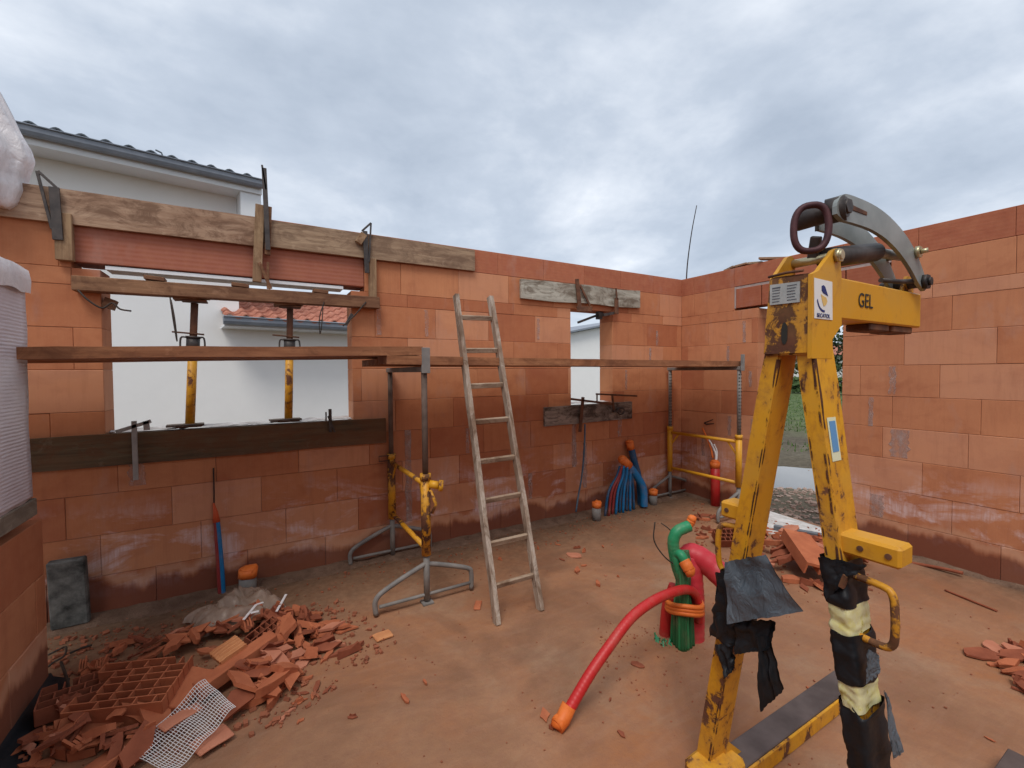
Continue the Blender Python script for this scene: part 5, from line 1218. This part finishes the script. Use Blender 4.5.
ca = PF(134, 688, .09); hollow('broken_hollow_block', 'broken hollow clay block lying with its cells up, the larger one left of the netting', (ca.x, ca.y, .03), (.36, .25), (5, 6), Matrix.Rotation(R(-20), 3, 'Z') @ Matrix.Rotation(R(9), 3, 'X'), 'clay_shard', .10, skip=((0, 2, 'h'), (0, 4, 'h'), (0, 3, 'h'), (0, 2, 'v'), (0, 3, 'v'), (0, 4, 'v'), (4, 6, 'h')))
stamp(ca.x, ca.y, .15, .10)
cb = PF(78, 693, .07); hollow('broken_hollow_block', 'small broken hollow block fragment with square cells beside the larger one', (cb.x, cb.y, .03), (.24, .15), (5, 3), Matrix.Rotation(R(8), 3, 'Z') @ Matrix.Rotation(R(4), 3, 'X'), 'clay_dark', .07, skip=((4, 0, 'h'), (1, 3, 'h')))
stamp(cb.x, cb.y, .10, .07)
def block(name, lab, c, size, rot, mat, ribs=0, cat='brick'):
    b = MB(); L_, W_, H_ = size
    if ribs:
        prof = []
        for k in range(ribs*4+1):
            x = -W_/2+W_*k/(ribs*4); prof.append((x, H_/2 if (k % 4) in (0, 1, 4) else H_/2-.010))
        prof += [(W_/2, -H_/2), (-W_/2, -H_/2)]; b.prism([(-L_/2, a, z) for a, z in prof], (L_, 0, 0))
    else: b.box((0, 0, 0), size); bmesh.ops.bevel(b.bm, geom=list(b.bm.edges), offset=.004, segments=1, affect='EDGES')
    bmesh.ops.subdivide_edges(b.bm, edges=[e for e in b.bm.edges if e.calc_length() > .06], cuts=3); b.jitter(.006, 13)
    bmesh.ops.transform(b.bm, matrix=Matrix.Translation(Vector(c)) @ rot.to_4x4(), verts=b.bm.verts)
    stamp(c[0], c[1], (L_+W_)*.25, c[2]+H_/2); return tag(b.build(name, mat), lab, cat)
RZ = lambda a: Matrix.Rotation(R(a), 3, 'Z'); RXm = lambda a: Matrix.Rotation(R(a), 3, 'X'); RY = lambda a: Matrix.Rotation(R(a), 3, 'Y')
q = PF(186, 691, .05); block('broken_block', 'orange slab piece of clay block between the hollow block and the netting', (q.x, q.y, .06), (.19, .12, .035), RZ(50) @ RY(-14), 'clay_shard')
q = PF(238, 668, .06); block('broken_block', 'long smooth brown clay bar behind the netting', (q.x, q.y, .085), (.36, .075, .06), RZ(28) @ RY(-10), 'clay_shard')
q = PF(229, 657, .09); block('ribbed_tile_piece', 'bright orange ribbed clay piece on top of the left heap', (q.x, q.y, .125), (.12, .105, .028), RZ(28) @ RY(-14) @ RXm(6), 'clay_orange', ribs=5, cat='tile')
q = PF(100, 725, .03); block('broken_block', 'thick clay slab piece below the hollow block', (q.x, q.y, .03), (.20, .12, .035), RZ(20) @ RXm(12), 'clay_shard')
q = PF(120, 752, .03); block('broken_block', 'long wedge-shaped clay slab at the bottom left of the heap', (q.x, q.y, .03), (.26, .09, .03), RZ(42) @ RXm(-10), 'clay_shard')
q = PF(262, 636, .06); hollow('broken_hollow_block', 'brick fragment with small square holes beside the plastic bag', (q.x, q.y, .03), (.20, .10), (5, 3), RZ(50) @ RXm(28), 'clay_dark', .07); stamp(q.x, q.y, .09, .08)
# heap ground swell so that the middle is higher
for (px, py, r, z) in ((200, 650, .22, .03), (270, 640, .2, .03), (110, 670, .2, .02), (240, 640, .15, .05), (180, 655, .15, .05), (770, 560, .3, .04), (810, 560, .3, .07), (795, 560, .2, .10)):
    p = PF(px, py); stamp(p.x, p.y, r, z)
GL = 'broken clay shards in the left heap'
for (px, py, r_) in ((128, 690, .17), (78, 690, .11), (186, 691, .10), (238, 668, .07), (229, 655, .06), (100, 725, .05), (262, 634, .07)):
    p = PF(px, py, .06); EXCL.append((p.x, p.y, r_))
scatter([(170, 640), (250, 612), (290, 612), (280, 640), (215, 662), (165, 655)], 34, 'clay shard in the left heap beside the plastic bag', GL)
scatter([(280, 612), (330, 618), (362, 640), (340, 662), (270, 700), (255, 665)], 44, 'clay shard at the right end of the left heap', GL)
scatter([(280, 612), (330, 618), (362, 640), (330, 650), (280, 655)], 8, 'clay shard at the right end of the left heap', GL, 1.15)
scatter([(235, 680), (290, 660), (300, 690), (250, 722), (232, 715)], 22, 'clay shard in the left heap just behind the netting', GL)
scatter([(70, 655), (170, 635), (200, 640), (190, 668), (60, 680)], 20, 'clay shard behind the hollow blocks of the left heap', GL, .8)
scatter([(30, 735), (100, 705), (150, 712), (185, 715), (130, 768), (10, 768)], 40, 'clay shard in the left heap below the hollow blocks', GL)
scatter([(230, 700), (320, 660), (330, 690), (240, 745)], 7, 'clay shard lying loose on the floor before the left heap', 'loose shards before the left heap', .5)
EXCL = []
# by the netting, pale pieces
q = PF(186, 728, .04); block('pale_tile_piece', 'pale square clay piece lying on the netting, the upper one', (q.x-.02, q.y+.03, .075), (.14, .06, .01), RZ(33), 'clay_pale', cat='tile')
q = PF(212, 737, .03); block('pale_tile_piece', 'pale square clay piece lying in front of the netting', (q.x, q.y, .022), (.125, .10, .011), RZ(28), 'clay_pale', cat='tile')
# foot piece
p = PF(383, 637); block('pale_tile_piece', 'small orange clay square under the foot of the front trestle', (p.x, p.y, .008), (.095, .07, .014), RZ(10), 'clay_orange', cat='tile')
q = PF(478, 606); block('pale_tile_piece', 'thin clay chip beside the right foot of the front trestle', (q.x, q.y, .006), (.10, .04, .010), RZ(60), 'clay_shard', cat='tile')
# middle of the floor
GM = 'clay chips on the floor between ladder and conduits'; LM = 'clay chip on the floor between the ladder and conduits'
for (px, py, s_) in ((562, 560, .35), (577, 548, .5), (575, 556, .7), (584, 552, .6), (603, 547, .35), (612, 545, .3), (577, 571, .75), (584, 566, .45), (606, 576, .3), (598, 585, .6), (618, 577, .3), (538, 549, .5), (500, 560, .4), (558, 545, .35)):
    p = PF(px, py); drop(p.x, p.y, LM, GM, s_)
GR = 'broken clay shards in the heap by the doorway'; LR = 'clay shard in the heap by the doorway'
q = PF(820, 580, .06); u_ = R(-35)
ub = MB(); prof = [(-.085, 0), (-.10, .085), (-.088, .085), (-.088, .02), (.0, .02), (.0, .07), (.012, .07), (.012, .02), (.088, .02), (.088, .085), (.10, .085), (.10, 0)]
ub.prism([(-.21, a, z) for a, z in prof], (.42, 0, 0)); qa = PF(795, 545, .10); qb = PF(828, 583, .05); dirq = (qb-qa); yawq = math.atan2(dirq.y, dirq.x)
bmesh.ops.transform(ub.bm, matrix=Matrix.Translation(((qa.x+qb.x)/2-.05, (qa.y+qb.y)/2-.02, .20)) @ Matrix.Rotation(yawq, 4, 'Z') @ Matrix.Rotation(R(12), 4, 'Y') @ Matrix.Rotation(R(168), 4, 'X'), verts=ub.bm.verts)
tag(ub.build('channel_block', 'clay_shard'), 'long channel-shaped clay block leaning on the heap by the doorway', 'brick'); stamp((qa.x+qb.x)/2, (qa.y+qb.y)/2, .14, .13)
q = PF(842, 556, .06); block('broken_block', 'smooth clay slab behind the channel block by the doorway', (q.x, q.y, .075), (.26, .20, .03), RZ(20) @ RY(8), 'clay_shard')
q = PF(726, 540, .04); hollow('broken_hollow_block', 'hollow block fragment with cells seen behind the left handle of the frame', (q.x, q.y, .03), (.20, .12), (5, 3), RZ(-30) @ RXm(30), 'clay_dark', .08); stamp(q.x, q.y, .09, .09)
scatter([(750, 528), (800, 530), (860, 550), (862, 596), (815, 598), (775, 585), (750, 560)], 78, LR, GR, 1.1)
scatter([(695, 512), (765, 515), (765, 560), (735, 560), (700, 540)], 30, LR, GR, .9)
scatter([(770, 530), (850, 550), (850, 590), (775, 570)], 22, LR, GR, 1.1)
GE = 'broken clay shards at the right edge'; LE = 'clay shard in the small heap at the right edge'
scatter([(978, 652), (1050, 645), (1045, 690), (1022, 695), (1000, 672)], 26, LE, GE, .8)
for (px, py, s_) in ((990, 740, .3), (405, 700, .35), (425, 683, .3), (622, 735, .4), (545, 716, .4), (552, 728, .4), (810, 690, .3), (637, 665, .35), (352, 718, .3), (300, 722, .5), (283, 720, .55), (610, 700, .2)):
    p = PF(px, py); drop(p.x, p.y, 'clay chip lying alone on the open floor', 'scattered clay chips on the open floor', s_)
rod('thin_stick', [PF(945, 590, .006), PF(970, 600, .008), PF(997, 611, .006)], .006, 'thin reddish stick lying on the floor before the right-hand wall', mat='clay_dark', cat='stick')
rod('thin_stick', [PB(905, 562, -.12), PB(935, 567, -.12), PB(963, 573, -.12)], .012, 'reddish strip lying along the foot of the right-hand wall', mat='clay_dark', cat='stick')
# crumbs nobody could count
b = MB(); rr2 = random.Random(55)
def crumbs(poly, n, s0, s1):
    P_ = [tuple(PF(*q)[:2]) for q in poly]; xs = [p[0] for p in P_]; ys = [p[1] for p in P_]
    for _ in range(n):
        x, y = rr2.uniform(min(xs), max(xs)), rr2.uniform(min(ys), max(ys))
        if not inpoly(x, y, P_): continue
        s_ = s0+(s1-s0)*rr2.random()**2.2; a = rr2.uniform(0, 3.14); b.box((x, y, s_*.25), (s_, s_*rr2.uniform(.3, .9), s_*.5), Matrix.Rotation(a, 3, 'Z') @ Matrix.Rotation(rr2.uniform(-.4, .4), 3, 'X'))
crumbs([(40, 640), (340, 600), (400, 640), (300, 720), (180, 768), (0, 768)], 1800, .006, .03)
crumbs([(690, 500), (880, 540), (880, 610), (700, 570)], 700, .006, .025)
crumbs([(400, 560), (700, 500), (1024, 640), (900, 768), (200, 768), (350, 620)], 700, .003, .010)
crumbs([(40, 625), (650, 495), (660, 520), (300, 600), (60, 660)], 900, .005, .018)
crumbs([(600, 620), (720, 630), (680, 690), (600, 700)], 200, .004, .012)
tag(b.build('clay_crumbs', 'clay_dust', local=True), 'reddish crumbs and dust scattered over the floor', 'crumbs', kind='stuff')
# netting strip
b = MB(); c0, c1, c2, c3 = PF(205, 688, .09), PF(236, 716, .04), PF(172, 775, .02), PF(125, 755, .03)
U_, V_ = 13, 34
def npt(u, v): p = c0.lerp(c1, u).lerp(c3.lerp(c2, u), v); return p+Vector((0, 0, .02*noise.noise(Vector((u*2, v*3, 1)))+.035*math.exp(-((v-.1)/.2)**2)+.012))
for i in range(U_+1): b.tube([npt(i/U_, j/24) for j in range(25)], .0015, 4, cap=False)
for j in range(V_+1): b.tube([npt(i/8, j/V_) for i in range(9)], .0014, 4, cap=False)
tag(b.build('netting_strip', 'netting'), 'white plastic netting strip draped over the front of the left heap', 'netting')
# plastic bag
def crumple(name, mat, pix, z, hgt, seed, thick=0.):
    P_ = [PF(*q, z) for q in pix]; b = MB(); nu, nv = 34, 22; cs = P_
    G_ = []
    for i in range(nu+1):
        r_ = []
        for j in range(nv+1):
            u, v = i/nu, j/nv; p = cs[0].lerp(cs[1], u).lerp(cs[3].lerp(cs[2], u), v)
            e_ = math.sin(math.pi*u)**.5*math.sin(math.pi*v)**.5; h = hgt*e_*(.65+.9*noise.noise(Vector((u*3, v*3, seed))))+.075*e_*abs(noise.noise(Vector((u*7, v*6, seed))))+.03*e_*abs(noise.noise(Vector((u*15, v*13, seed))))+.012
            p = p+Vector((noise.noise(Vector((u*5, v*5, seed+3)))*.035, noise.noise(Vector((u*5, v*5, seed+7)))*.035, 0)); p.z = max(.006, h)+z*.4; r_.append(b.bm.verts.new(p))
        G_.append(r_)
    for i in range(nu):
        for j in range(nv): b.bm.faces.new((G_[i][j], G_[i+1][j], G_[i+1][j+1], G_[i][j+1])).smooth = True
    return b.build(name, mat, fixn=False)
o = tag(crumple('plastic_bag', 'film_clear', [(186, 618), (262, 588), (292, 608), (196, 638)], .03, .11, 3), 'crumpled clear plastic bag with white print behind the left heap', 'plastic bag')
b = MB()
for pts in ([(243, 619), (256, 606)], [(256, 606), (264, 603)], [(250, 614), (258, 612)], [(276, 610), (286, 595)]):
    a_, c_ = PF(*pts[0], .13), PF(*pts[1], .13); b.bar(a_, c_, .014, .003, up=(0, 0, 1))
b.jitter(.01, 9); b.build('white_print', 'film', o)
# tangled wire at the left stub foot
rod('tangled_wire', [PF(48, 655, .02), PF(58, 650, .03), PF(66, 647, .03), PF(64, 656, .03), PF(54, 662, .02), PF(48, 667, .01)], .005, 'tangled dark wire on the floor at the foot of the left stub wall')
rod('tangled_wire', [PF(61, 662, .03), PF(66, 676, .05), PF(70, 692, .06)], .006, 'short thick wire leaning toward the hollow block')
rod('tangled_wire', [PF(70, 653, .02), PF(82, 648, .02), PF(92, 645, .02)], .005, 'straight dark wire scrap near the dark grey block')
